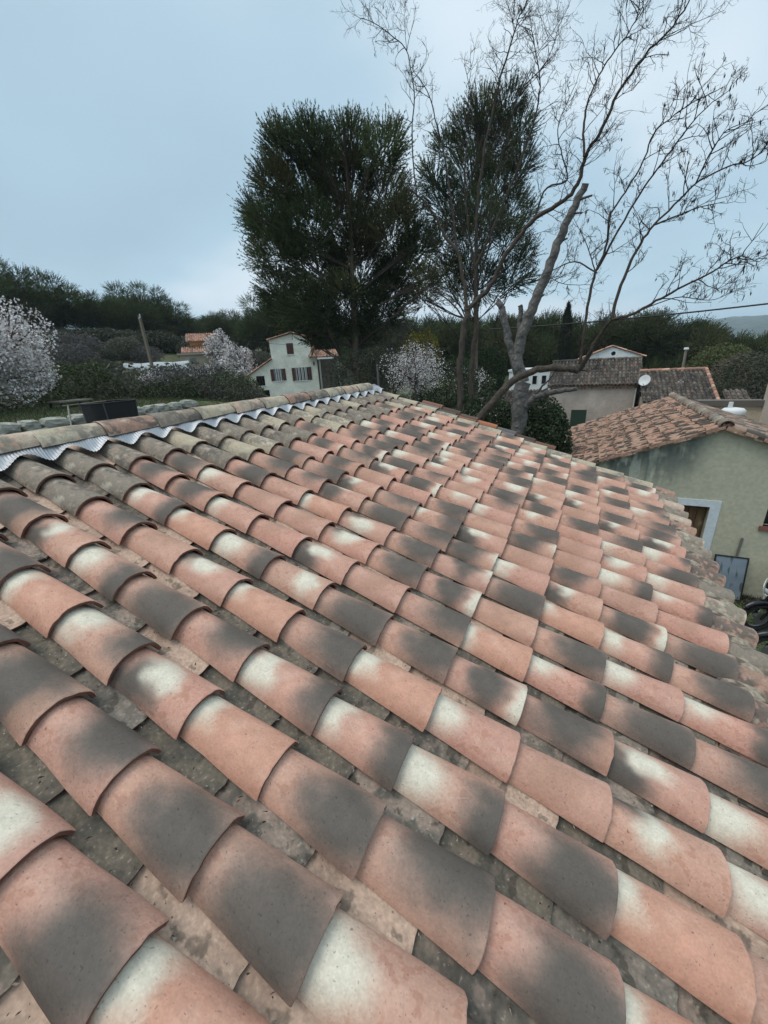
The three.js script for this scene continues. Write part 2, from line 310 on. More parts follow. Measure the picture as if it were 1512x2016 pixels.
  // mortar packed between the old eave tiles
  const mortar = std({ map: tex(128, 128, (u, v) => { const k = 0.75 + 0.5 * fbm(u * 20, v * 20, 71, 4, 20), b = sst(0.5, 0.65, fbm(u * 5, v * 5, 73, 3, 5)); return mix3([150, 138, 122], [100, 92, 82], b).map(x => x * k); }), bumpMap: crustBump, bumpScale: 0.02 });
  for (let c = -2; c < 20; c++) {
    const g = new THREE.IcosahedronGeometry(1, 3), p = g.attributes.position, sd = c + 40;
    for (let i = 0; i < p.count; i++) { const x = p.getX(i), y = p.getY(i), z = p.getZ(i), k = 0.75 + 0.55 * fbm(x * 1.6 + 9 + sd, y * 1.6 + z * 1.9 + 9, sd, 3); p.setXYZ(i, x * 0.13 * k, y * 0.055 * k, z * 0.075 * k); }
    g.computeVertexNormals();
    const m = part('mortar_bed', g, mortar, house); const q = onRoof((11.42 + (hash(c + 40, 3, 3) - 0.5) * 0.5) * SV, -0.012, -(c * SU) - 0.258); m.position.set(q.x, q.y + 4.75, q.z + 1.5); m.rotation.z = -PITCH;
  }

  // grit, flakes of clay and dead leaves lying in the channels
  {
    const m = new MB(), cols = [[0.05, 0.04, 0.03], [0.03, 0.028, 0.024], [0.3, 0.27, 0.23], [0.2, 0.12, 0.09], [0.1, 0.085, 0.06], [0.4, 0.38, 0.34]];
    for (let k = 0; k < 3800; k++) {
      const c = Math.floor(-4 + 22 * R() ** 1.5), s = (0.3 + 11.6 * R()) * SV, off = (R() - 0.5) * 0.07, z = -(c * SU) - 0.258 + off, p = onRoof(s, -0.024 + off * off * 6 + 0.004 * R(), z), l = 0.003 + 0.008 * R() ** 2, a = rv3(R).multiplyScalar(l), b = rv3(R).multiplyScalar(l * 0.7), u = V(0, l * 0.6, 0);
      m.color = cols[Math.floor(R() * cols.length)]; m.tri(p.clone().sub(a), p.clone().add(b), p.clone().add(u)); m.tri(p.clone().add(b), p.clone().add(a), p.clone().add(u)); m.tri(p.clone().add(a), p.clone().sub(b), p.clone().add(u));
    }
    wpart('channel_debris', m.geo(), std({ vertexColors: true, roughness: 1, side: THREE.DoubleSide }), house, true);
  }
  // ridge: half-round tiles lapped along the crest, bedded over a pleated metal flashing
  const rg = [0, 1].map(k => { const g = tileGeo({ L: 0.5, w1: 0.268, w0: 0.214, half: 78, nA: 14, nL: 4, th: 0.014, seed: 33 + k, wob: 0.004 }); g.rotateY(-Math.PI / 2); return g; });
  for (let k = 0, z = -5.42 + 0.44; z < 3; z += 0.445, k++) {
    const q = onRoof(-0.5, 0.062, z), m = part('ridge_tile', rg[k % 2], [oldMats[[0, 2, 0, 1, 3][k % 5]][k % 2], rawClay], house);
    m.position.set(q.x, q.y + 4.75, q.z + 1.5); m.rotation.set(0.034 + (R() - 0.5) * 0.02, (R() - 0.5) * 0.02, (R() - 0.5) * 0.05);
  }
  // pleated flashing: pressed over the crowns and down into the channels
  {
    const nz = 2400, ns = 10, z0 = 3.0, z1 = -5.75, pos = [], uv = [], ix = [];
    for (let i = 0; i <= nz; i++) {
      const z = lerp(z0, z1, i / nz), ph = ((-z - 0.118) / SU); const d = ph - Math.round(ph), wave = Math.cos(d * PL) * 0.5 + 0.5;   // 1 over a crown
      const lump = (fbm(z * 9 + 60, 2, 81, 3) - 0.5);
      for (let j = 0; j <= ns; j++) {
        const t = j / ns, s = lerp(-0.53, -0.335 + (1 - wave) * 0.038 + lump * 0.03, t);
        const n = lerp(lerp(0.125, 0.085, t), lerp(0.04, 0.1, wave ** 0.8), sst(0.5, 0.98, t)) + lump * 0.024 * t + Math.sin(z * 2 * Math.PI / 0.019) * 0.0022 * sst(0.15, 0.4, t);
        const p = onRoof(s, n, z); pos.push(p.x, p.y, p.z); uv.push(z * 10, t);
      }
    }
    for (let i = 0; i < nz; i++) for (let j = 0; j < ns; j++) { const a = i * (ns + 1) + j, b = a + 1, c = a + ns + 1, d = c + 1; ix.push(a, b, c, b, d, c); }
    const g = new THREE.BufferGeometry(); g.setAttribute('position', new THREE.Float32BufferAttribute(pos, 3)); g.setAttribute('uv', new THREE.Float32BufferAttribute(uv, 2)); g.setIndex(ix); g.computeVertexNormals();
    wpart('ridge_flashing', g, std({ color: rgb(168, 172, 176), metalness: 0.6, roughness: 0.46, side: THREE.DoubleSide }), house);
  }
  // the slope on the far side of the ridge
  {
    const gs = []; for (let c = -9; c <= 20; c++) for (let k = 0; k < 9; k++) { const g = cov[(c + 9 + k) % 4].clone(); g.clearGroups(); mm.makeRotationY(Math.PI).premultiply(new THREE.Matrix4().makeRotationZ(PITCH - 0.03)); const s = k * SV + 0.1; const x = -1.0 - s * CP, y = 0.02 - s * SP; mm.setPosition(V(x, y, -(c * SU) - 0.1)); g.applyMatrix4(mm); gs.push(g); }
    wpart('back_slope_tiles', mergeGeometries(gs), oldMats[1][0], house, true);
    const d2 = new MB(); d2.quad(V(-0.5, 0.1, 3.2), V(-0.5, 0.1, -5.72), V(-4.2, -1.1, -5.72), V(-4.2, -1.1, 3.2)); wpart('back_slope_deck', d2.geo(), deckM, house);
  }
}

// ---------------------------------------------------------------- roofs made of many small lapped tiles
// columns of half-round tiles on a slope: x along the ridge (0..W), downslope from the ridge at (y0, z0) to (y1, z1)
function tileField(W, y0, z0, y1, z1, { pitch = 0.24, course = 0.36, r = 0.085, cols, seed = 1, sides = 6 }) {
  const R = rng(seed), m = new MB(), L = Math.hypot(y1 - y0, z1 - z0), nc = Math.round(W / pitch), nk = Math.round(L / course);
  const d = V(0, (y1 - y0) / L, (z1 - z0) / L), n = V(0, d.z, -d.y); if (n.y < 0) n.negate();
  const O = V(0, y0, z0), at = (x, s, h) => V(x, 0, 0).add(O).addScaledVector(d, s).addScaledVector(n, h);
  for (let c = 0; c < nc; c++) for (let k = 0; k < nk; k++) {
    const x = (c + 0.5) * W / nc + (R() - 0.5) * 0.02, s0 = k * L / nk - 0.06, s1 = (k + 1) * L / nk + (R() - 0.5) * 0.03, w = r * (0.95 + 0.1 * R());
    { const f = 0.75 + 0.5 * R(); m.color = cols[Math.floor(R() * cols.length)].map(v => v * f); }
    const ring = (s, q, lift) => { const o = []; for (let i = 0; i <= sides; i++) { const f = -1.4 + 2.8 * i / sides; o.push([x + Math.sin(f) * q, s, Math.cos(f) * q - 0.02 + lift, f]); } return o; };
    const A = ring(s0, w * 0.82, 0), B = ring(s1, w, 0.022), k0 = m.p.length / 3;
    for (const row of [A, B]) for (const [px, s, h, f] of row) { const p = at(px, s, h), nn = V(Math.sin(f), 0, 0).addScaledVector(n, Math.cos(f)); m.v(p.x, p.y, p.z, nn.x, nn.y, nn.z, px, s); }
    const e0 = m.p.length / 3; for (const [px, s, h] of B) { const p = at(px, s, h); m.v(p.x, p.y, p.z, d.x, d.y, d.z, px, s); } for (const [px, s, h] of B) { const p = at(px, s, h - 0.018); m.v(p.x, p.y, p.z, d.x, d.y, d.z, px, s); }
    for (let i = 0; i < sides; i++) { const a = k0 + i, b = a + 1, e = a + sides + 1, f = e + 1; m.i.push(a, e, b, b, e, f); const g = e0 + i, h = g + sides + 1; m.i.push(g, h, g + 1, g + 1, h, h + 1); }
    // channel beside it
    m.color = cols[Math.floor(R() * cols.length)];
    m.quad(at(x + r * 0.8, s0, -0.036), at(x + r * 0.8, s1, -0.02), at(x - r * 0.8 + W / nc, s1, -0.02), at(x - r * 0.8 + W / nc, s0, -0.036));
  }
  m.color = cols[0]; m.quad(at(0, 0, -0.04), at(0, L, -0.04), at(W, L, -0.04), at(W, 0, -0.04));
  return m.geo();
}
function ridgeRow(W, y, z, { r = 0.11, step = 0.38, cols, seed = 1 }) {
  const R = rng(seed), m = new MB(); for (let x = 0; x < W - 0.05; x += step) { const f = 0.8 + 0.4 * R(); m.color = cols[Math.floor(R() * cols.length)].map(v => v * f); m.tube([V(x, y, z), V(Math.min(x + step + 0.03, W), y + 0.012, z)], r * 0.88, r, 10, true); } return m.geo();
}
const vcol = std({ vertexColors: true, roughness: 0.95 });
const L3 = (...c) => lin(c);
const DARKTILE = [L3(86, 79, 72), L3(70, 65, 60), L3(106, 97, 88), L3(80, 76, 71), L3(104, 88, 79), L3(98, 93, 86)], ORANGE = [L3(176, 132, 112), L3(158, 120, 104), L3(188, 152, 130), L3(138, 112, 98)];
const plaster = (r, g, b, seed, stain = 0.25) => std({ map: tex(256, 256, (u, v) => { const n = fbm(u * 6, v * 6, seed, 5, 6), f = fbm(u * 60, v * 60, seed + 4, 2, 60), k = 1 + (n - 0.5) * stain + (f - 0.5) * 0.1; return [r * k, g * k, b * k]; }, true, [0.25, 0.25]), bumpMap: crustBump, bumpScale: 0.01, roughness: 0.95 });
const wood = (r, g, b, seed) => std({ map: tex(128, 256, (u, v) => { const n = fbm(u * 26, v * 2.2, seed, 4), m = fbm(u * 5, v * 4, seed + 3, 3), k = 0.6 + 0.75 * n; return mix3([r * k, g * k, b * k], [150, 146, 138], sst(0.55, 0.75, m) * 0.5); }), roughness: 0.8 });
const glassM = new THREE.MeshPhysicalMaterial({ color: 0x11161a, roughness: 0.08, metalness: 0, clearcoat: 1 });
const white = std({ color: rgb(214, 218, 220), roughness: 0.6 }), darkM = std({ color: rgb(28, 28, 30), roughness: 0.6 });

// ---------------------------------------------------------------- neighbour's house: green-grey gable with a mossy tile roof
{
  const zf = -9.5, xa = 5.56, ya = -0.93, ta = 0.372, base = [5.56, -4.75, -12.5];
  const h = thing('neighbour_house', 'green-grey rendered gable house with a streaked old tile roof beyond the roof edge', 'house', base);
  // render with grey weathering streaks hanging from the verge on the left half
  const wallTex = tex(768, 512, (u, v) => {
    const x = 2.4 + u * 6.4, y = -4.9 + v * 4.1, top = -0.98 - Math.abs(x - xa) * ta, dep = top - y;
    const n = fbm(u * 9, v * 6, 91, 4), f = fbm(u * 120, v * 80, 95, 2), st = fbm(u * 34, v * 3.0, 97, 4), blot = fbm(u * 20, v * 13, 99, 4);
    let c = mix3([191, 186, 164], [177, 174, 153], n);
    const w = sst(0.35, 0.62, st + (blot - 0.5) * 0.6) * sst(1.7, 0.2, dep + (st - 0.5) * 1.4) * sst(5.6, 5.0, x);
    c = mix3(c, [98, 104, 98], w * 0.9); c = mix3(c, [204, 206, 192], sst(0.52, 0.68, fbm(u * 60, v * 10, 101, 3)) * sst(1.5, 0.3, dep) * sst(5, 3.8, x) * 0.7);
    const k = 1 + (f - 0.5) * 0.12; return c.map(q => q * k);
  });
  const wm = std({ map: wallTex, bumpMap: crustBump, bumpScale: 0.006, roughness: 0.95 });
  const ring = [[2.55, -4.9], [8.6, -4.9], [8.6, -0.98 - (8.6 - xa) * ta], [xa, -0.98], [2.55, -0.98 - (xa - 2.55) * ta]];
  const shape = new THREE.Shape(ring.map(p => new THREE.Vector2(...p)));
  const hole = (x0, x1, y0, y1) => shape.holes.push(new THREE.Path([[x0, y0], [x0, y1], [x1, y1], [x1, y0]].map(p => new THREE.Vector2(...p))));
  hole(4.83, 5.65, -4.8, -2.68); hole(6.60, 7.4, -3.0, -2.45);
  const wg = new THREE.ExtrudeGeometry(shape, { depth: 0.25, bevelEnabled: false }); wg.translate(0, 0, zf - 0.25);
  const p = wg.attributes.position, uv = wg.attributes.uv; for (let i = 0; i < p.count; i++) uv.setXY(i, (p.getX(i) - 2.4) / 6.4, (p.getY(i) + 4.9) / 4.1);
  wpart('gable_wall', wg, wm, h);
  wpart('side_wall', boxG(2.55, 2.8, -4.9, -2.2, -15.5, zf - 0.26), plaster(146, 148, 130, 14), h); wpart('side_wall', boxG(8.35, 8.6, -4.9, -2.2, -15.5, zf - 0.26), plaster(146, 148, 130, 14), h);
  wpart('back_wall', boxG(2.81, 8.34, -4.9, -2.1, -15.5, -15.3), plaster(146, 148, 130, 14), h);
  // door in a broad pale surround
  const paint = std({ map: tex(128, 128, (u, v) => { const k = 0.94 + 0.12 * fbm(u * 20, v * 20, 7, 3); return [206 * k, 213 * k, 217 * k]; }), roughness: 0.8 });
  const fr = wpart('door_surround', mergeGeometries([boxG(4.65, 4.83, -4.8, -2.53, zf, zf + 0.02), boxG(5.65, 5.83, -4.8, -2.53, zf, zf + 0.02), boxG(4.831, 5.649, -2.68, -2.53, zf, zf + 0.02)]), paint, h);
  const door = wpart('door', boxG(4.84, 5.64, -4.8, -2.69, zf - 0.2, zf - 0.15), wood(104, 66, 44, 3), h);
  for (let k = 0; k < 5; k++) { const a = boxG(4.86 + k * 0.155, 5.0 + k * 0.155, -4.7, -2.76, zf - 0.149, zf - 0.135); const m = part('plank', a, wood(112 - k * 5, 72, 48, 5 + k), door); }
  part('handle', new MB().tube([V(5.58, -3.75, zf - 0.13), V(5.58, -3.75, zf - 0.08), V(5.58, -3.55, zf - 0.08), V(5.58, -3.55, zf - 0.13)], 0.012, 0.012, 6).geo(), darkM, door);
  const win = wpart('window', boxG(6.6, 7.4, -3.0, -2.45, zf - 0.16, zf - 0.15), glassM, h); part('sill', boxG(6.55, 7.45, -3.1, -3.0, zf - 0.1, zf + 0.04), std({ color: rgb(128, 84, 74) }), win);
  wpart('wall_pipe', new MB().tube([V(6.33, -3.31, zf + 0.03), V(6.30, -4.75, zf + 0.03)], 0.022, 0.022, 8).geo(), std({ color: rgb(108, 110, 104) }), h);
  // left slope: every tile its own piece
  const R = rng(8), cg = [0, 1, 2].map(k => { const g = tileGeo({ L: 0.42, w1: 0.18, w0: 0.15, nA: 6, nL: 1, seed: 50 + k, wob: 0.006, flip: k === 1, half: 72 }); return g; });
  const ang = Math.atan(ta), ca = Math.cos(ang), sa = Math.sin(ang), z0 = zf + 0.14, z1 = -15.7, nz = 26, pz = (z0 - z1) / nz, nk = 11, cs = 3.62 / nk;
  const streak = [0, 1, 2, 3, 4, 5].map(k => std({ bumpMap: crustBump, bumpScale: 0.01, map: tex(96, 160, (u, v) => {
    const a = fbm(u * 2, v * 6, 200 + k, 4), b = fbm(u * 14, v * 4, 220 + k, 3), d = fbm(u * 30, v * 60, 240 + k, 2); let c = mix3([176, 138, 116], [152, 114, 96], a); c = mix3(c, [196, 178, 158], sst(0.5, 0.7, b) * 0.6); c = mix3(c, [62, 58, 52], sst(0.5 - 0.03 * (k % 3), 0.62, fbm(u * 4, v * 3, 260 + k, 4)) * 0.85); return c.map(q => q * (0.85 + 0.3 * d)); }) }));
  const deck = new MB(); deck.quad(V(xa, ya - 0.03, z0), V(xa, ya - 0.03, z1), V(2.12, ya - 0.03 - (xa - 2.12) * ta, z1), V(2.12, ya - 0.03 - (xa - 2.12) * ta, z0)); deck.quad(V(xa, ya - 0.03, z1), V(xa, ya - 0.03, z0), V(9.0, ya - 0.03 - (9 - xa) * ta, z0), V(9.0, ya - 0.03 - (9 - xa) * ta, z1));
  wpart('roof_deck', deck.geo(), std({ color: rgb(92, 78, 68) }), h);
  for (let i = 0; i < nz; i++) for (let k = 0; k < nk; k++) {
    const s = (k + 1) * cs + (R() - 0.5) * 0.03, m = part('cover_tile', cg[Math.floor(R() * 3)], [streak[Math.floor(R() * 6)], rawClay], h);
    m.position.set(xa - s * ca - base[0], ya - s * sa + 0.0 + R() * 0.012 - base[1], z0 - (i + 0.5) * pz + (R() - 0.5) * 0.02 - base[2]); m.rotation.set((R() - 0.5) * 0.1, Math.PI + (R() - 0.5) * 0.06, 0); m.rotation.order = 'ZYX'; m.rotation.z = ang - 0.03 + (R() - 0.5) * 0.03;
  }
  { const g = tileField(z0 - z1, 0, 0, -(9 - xa) * ta, 9 - xa, { pitch: 0.24, course: 0.33, r: 0.09, cols: [L3(150, 128, 112), L3(112, 100, 90), L3(130, 108, 94), L3(86, 80, 74)], seed: 5 }); g.rotateY(Math.PI / 2); g.translate(xa, ya, z0); wpart('far_slope_tiles', g, vcol, h, true); }
  // verge tiles along the gable and the ridge
  for (let k = 0; k < nk; k++) { const s = (k + 1) * cs, g = boxG(-cs + 0.006, 0, -0.03, 0.055, -0.14, 0.03); const m = part('verge_tile', g, streak[(k * 2) % 6], h); m.rotation.order = 'ZYX'; m.rotation.set(0, Math.PI, ang); m.position.set(xa - s * ca - base[0], ya - s * sa - 0.035 - base[1], zf + 0.02 - base[2]); }
  for (let k = 0; k < nk - 1; k++) { const s = (k + 1) * cs, m = part('verge_tile', boxG(-cs + 0.006, 0, -0.03, 0.055, -0.03, 0.14), streak[(k * 2 + 1) % 6], h); m.rotation.set(0, 0, -ang); m.position.set(xa + s * ca - base[0], ya - s * sa - 0.035 - base[1], zf + 0.02 - base[2]); }
  const rg = tileGeo({ L: 0.42, w1: 0.25, w0: 0.21, nA: 10, nL: 1, half: 82, seed: 60, wob: 0.006 }); rg.rotateY(-Math.PI / 2);
  for (let k = 0, z = z0 + 0.02; z > z1; z -= 0.36, k++) { const m = part('ridge_tile', rg, [oldMats[[1, 0, 1, 3][k % 4]][k % 2], rawClay], h); m.position.set(xa - base[0], ya + 0.02 - base[1], z - base[2]); m.rotation.x = 0.03; }
}

// ---------------------------------------------------------------- lean-to with red-brown tiles against the far verge
{
  const h = thing('lean_to_roof', 'weathered red-brown tiled lean-to roof just past the far verge of tiles', 'lean-to', [1.2, -4.6, -6.9]);
  const g = tileField(0.8, -0.16, 0.15, -0.98, 2.55, { pitch: 0.24, course: 0.35, r: 0.085, cols: [L3(120, 86, 70), L3(92, 74, 64), L3(150, 96, 70), L3(82, 76, 72), L3(104, 100, 100)], seed: 17 });
  g.rotateY(Math.PI / 2); g.translate(0, 0, -6.02); wpart('tiles', g, vcol, h, true);
  wpart('wall', boxG(0.2, 2.4, -4.7, -1.15, -6.75, -5.95), plaster(150, 140, 124, 33), h);
}

// ---------------------------------------------------------------- pink house with green shutters, its lower wing and its long dark roof
function shutterWindow(parent, x0, x1, y0, y1, z, mat, open) {
  const w = wpart('window', boxG(x0, x1, y0, y1, z + 0.005, z + 0.02), open ? glassM : mat, parent);
  const n = Math.max(2, Math.round((x1 - x0) / 0.16));
  if (!open) for (let k = 0; k < n; k++) part('slat', boxG(lerp(x0, x1, k / n) + 0.01, lerp(x0, x1, (k + 1) / n) - 0.01, y0 + 0.02, y1 - 0.02, z + 0.021, z + 0.035), mat, w);
  return w;
}
{
  const zf = -29, h = thing('pink_house', 'pale pink roughcast house with a closed dark green shutter and grey tiles', 'house', [3.2, -5.2, -31]);
  const pm = plaster(190, 176, 166, 21, 0.3);
  wpart('wall', boxG(0.75, 5.75, -5.3, -1.5, -33.5, zf), pm, h);
  const roof = wpart('roof', tileField(5.35, 0.02, -31.3, -1.42, zf + 0.3, { pitch: 0.21, course: 0.36, r: 0.08, cols: DARKTILE, seed: 3 }), vcol, h, true); roof.position.x += 0.58;
  const back = wpart('roof', tileField(5.35, 0.02, -31.32, -1.42, -34, { pitch: 0.3, course: 0.4, r: 0.1, cols: DARKTILE, seed: 4 }), vcol, h, true); back.position.x += 0.58;
  const rr = wpart('ridge_tiles', ridgeRow(5.35, 0.03, -31.3, { cols: DARKTILE, seed: 6 }), vcol, h, true); rr.position.x += 0.58;
  // corbelled rows of tile ends under the eave
  { const m = new MB(); for (let row = 0; row < 2; row++) for (let x = 0.75; x < 5.75; x += 0.2) { m.color = ORANGE[Math.floor(hash(Math.round(x * 10), row, 4) * 4)]; m.tube([V(x + row * 0.1, -1.5 - row * 0.11, zf + 0.001), V(x + row * 0.1, -1.5 - row * 0.11, zf + 0.2 - row * 0.09)], 0.07, 0.075, 8); } wpart('eave_corbels', m.geo(), vcol, h, true); }
  wpart('verge', boxG(5.86, 5.98, -0.1, 0.06, -31.4, -31.2), std({ color: rgb(150, 140, 128) }), h);
  const gm = std({ color: rgb(46, 66, 52), roughness: 0.7 });
  shutterWindow(h, 2.2, 3.12, -4.05, -2.98, zf, gm, false);
  wpart('downpipe', new MB().tube([V(1.5, -2.85, zf + 0.06), V(1.5, -5.2, zf + 0.06)], 0.04, 0.04, 8).geo(), white, h); wpart('downpipe', new MB().tube([V(5.7, -1.6, zf + 0.07), V(5.7, -5.2, zf + 0.07)], 0.04, 0.04, 8).geo(), white, h);
  wpart('vent', boxG(1.3, 1.4, -2.95, -2.8, zf, zf + 0.04), darkM, h);
  // lower wing on its left
  wpart('wing_wall', boxG(-3.4, 0.74, -5.3, -2.65, -31.5, zf - 0.02), pm, h);
  const wr = wpart('wing_roof', tileField(4.4, -1.8, -30.6, -2.62, zf + 0.25, { pitch: 0.22, course: 0.36, r: 0.08, cols: DARKTILE, seed: 9 }), vcol, h, true); wr.position.x += -3.62;
  shutterWindow(h, 0.0, 0.62, -4.1, -3.0, zf - 0.02, gm, false);
  wpart('lattice_gable', boxG(-4.2, -3.63, -2.9, -2.2, -30.4, zf + 0.1), std({ color: rgb(120, 112, 104) }), h);
}
{
  const h = thing('long_roofed_house', 'house with a long dark tiled slope and pale verge beside the pink wall', 'house', [7.5, -5.2, -28.5]);
  wpart('wall', boxG(5.99, 9.15, -5.3, -2.2, -33, -26.2), plaster(186, 172, 156, 25), h);
  const r1 = wpart('roof', tileField(3.35, -0.74, -30, -2.2, -25.9, { pitch: 0.21, course: 0.36, r: 0.08, cols: [...DARKTILE, L3(70, 66, 60), L3(60, 56, 52)], seed: 11 }), vcol, h, true); r1.position.x += 5.82;
  const r2 = wpart('roof', tileField(3.35, -0.74, -30.02, -2.2, -34, { pitch: 0.3, course: 0.4, r: 0.1, cols: DARKTILE, seed: 12 }), vcol, h, true); r2.position.x += 5.82;
  const rr = wpart('ridge_tiles', ridgeRow(3.35, -0.72, -30, { cols: ORANGE, seed: 16 }), vcol, h, true); rr.position.x += 5.82;
  { const m = new MB(); for (let k = 0; k < 11; k++) { m.color = ORANGE[k % 4]; const t0 = k / 11, t1 = (k + 1.05) / 11; m.tube([V(9.2, lerp(-0.7, -2.16, t0), lerp(-30, -25.9, t0)), V(9.2, lerp(-0.68, -2.14, t1), lerp(-30, -25.9, t1))], 0.09, 0.1, 8); } wpart('verge_tiles', m.geo(), vcol, h, true); }
  wpart('skylight_patch', boxG(7.55, 8.0, -1.35, -1.3, -28.5, -28.35), white, h);
}
{
  const d = thing('satellite_dish', 'white satellite dish beside the pink wall above dark tiles', 'dish', [5.95, -1.75, -27.6]);
  const pr = []; for (let k = 0; k <= 8; k++) pr.push(new THREE.Vector2(0.31 * k / 8, 0.07 * (k / 8) ** 2)); pr.push(new THREE.Vector2(0.31, 0.085), new THREE.Vector2(0.0, 0.02));
  const dg = new THREE.LatheGeometry(pr, 20); dg.rotateX(Math.PI / 2 - 0.35); dg.rotateY(-0.5); const m = part('reflector', dg, white, d); m.position.set(0, 0.6, 0.05);
  part('mast', new MB().tube([V(0, -0.05, -0.1), V(0, 0.55, -0.1), V(0, 0.6, 0.02)], 0.025, 0.025, 8).geo(), darkM, d); part('feed_arm', new MB().tube([V(0, 0.35, 0.12), V(-0.12, 0.45, 0.42)], 0.012, 0.012, 6).geo(), darkM, d);
}
{
  const h = thing('small_tiled_annex', 'small low annex with a mossy tiled slope beside the long roof', 'annex', [9.3, -5.2, -25]);
  wpart('wall', boxG(9.22, 10.0, -5.3, -2.2, -25.6, -24.2), plaster(176, 164, 146, 27), h);
  const r = wpart('roof', tileField(0.9, -1.6, -25.7, -2.2, -24, { pitch: 0.22, course: 0.34, r: 0.08, cols: DARKTILE, seed: 31 }), vcol, h, true); r.position.x += 9.2;
}
{
  const h = thing('white_gable_house', 'white gabled house with a round attic vent behind the pink house', 'house', [4.6, -7, -44]);
  const wm = plaster(226, 230, 230, 41, 0.08), s = new THREE.Shape([[2.3, -7], [6.95, -7], [6.95, 0.0], [4.6, 0.85], [2.3, 0.0]].map(p => new THREE.Vector2(...p)));
  const c = new THREE.Path(); c.absarc(4.75, 0.3, 0.18, 0, PL, true); s.holes.push(c); const g = new THREE.ExtrudeGeometry(s, { depth: 4, bevelEnabled: false }); g.translate(0, 0, -46);
  wpart('wall', g, wm, h); wpart('vent_back', new THREE.CircleGeometry(0.25, 20).translate(4.75, 0.3, -42.3), darkM, h);
  for (const sg of [-1, 1]) { const t = tileField(4.6, 0, 0, -1.0, 2.65, { pitch: 0.28, course: 0.4, r: 0.1, cols: ORANGE, seed: 44 + sg }); t.rotateY(sg * Math.PI / 2); t.translate(4.6, 0.93, sg > 0 ? -41.9 : -46.5); wpart('roof', t, vcol, h, true); }
}
{
  const h = thing('white_flat_house', 'white house with small dark windows seen between the tree trunks', 'house', [-2.2, -7, -47]), wm = plaster(222, 226, 226, 43, 0.08);
  wpart('wall', boxG(-4.6, 0.1, -7, -1.0, -50, -45), wm, h); wpart('parapet', boxG(-4.7, 0.2, -1.0, -0.82, -50.1, -44.9), white, h);
  for (const x of [-2.2, -1.3, -0.6]) { const w = wpart('window', boxG(x, x + 0.42, -2.3, -1.5, -44.99, -44.97), glassM, h); part('frame', mergeGeometries([boxG(x - 0.05, x, -2.35, -1.45, -44.99, -44.95), boxG(x + 0.42, x + 0.47, -2.35, -1.45, -44.99, -44.95)]), white, w); }
}
{
  const h = thing('beige_house', 'pinkish beige house wall at the edge of the yard beyond the neighbour', 'house', [12, -5, -21]);
  wpart('wall', boxG(9.2, 15, -5.1, -0.55, -20, -13.5), plaster(196, 184, 172, 47, 0.15), h); const r = wpart('roof', tileField(6.4, 0.5, -17, -0.5, -13.3, { pitch: 0.26, course: 0.36, r: 0.1, cols: ORANGE, seed: 48 }), vcol, h, true); r.position.x += 9.15;
}
{
  const w = thing('garden_wall', 'low beige garden wall with grey coping behind the neighbour ridge', 'wall', [8.7, -4.9, -19.5]);
  wpart('wall_face', boxG(7.2, 9.2, -5, -1.72, -20.2, -19.9), plaster(188, 176, 156, 49), w); wpart('coping', boxG(7.1, 9.21, -1.72, -1.5, -20.3, -19.8), std({ color: rgb(104, 98, 92) }), w);
  const t = thing('water_tank', 'small white tank on the wall behind the neighbour ridge', 'tank', [8.0, -1.9, -18.6]);
  part('drum', new THREE.LatheGeometry([[0, 0], [0.36, 0], [0.38, 0.03], [0.38, 0.16], [0.3, 0.24], [0.1, 0.27], [0, 0.27]].map(p => new THREE.Vector2(...p)), 24), white, t); part('neck', new THREE.CylinderGeometry(0.07, 0.08, 0.22, 12).translate(-0.12, 0.36, 0), white, t);
  part('stand', boxG(-0.35, 0.35, -3.0, 0, -0.35, 0.35), std({ color: rgb(150, 140, 126) }), t);
}

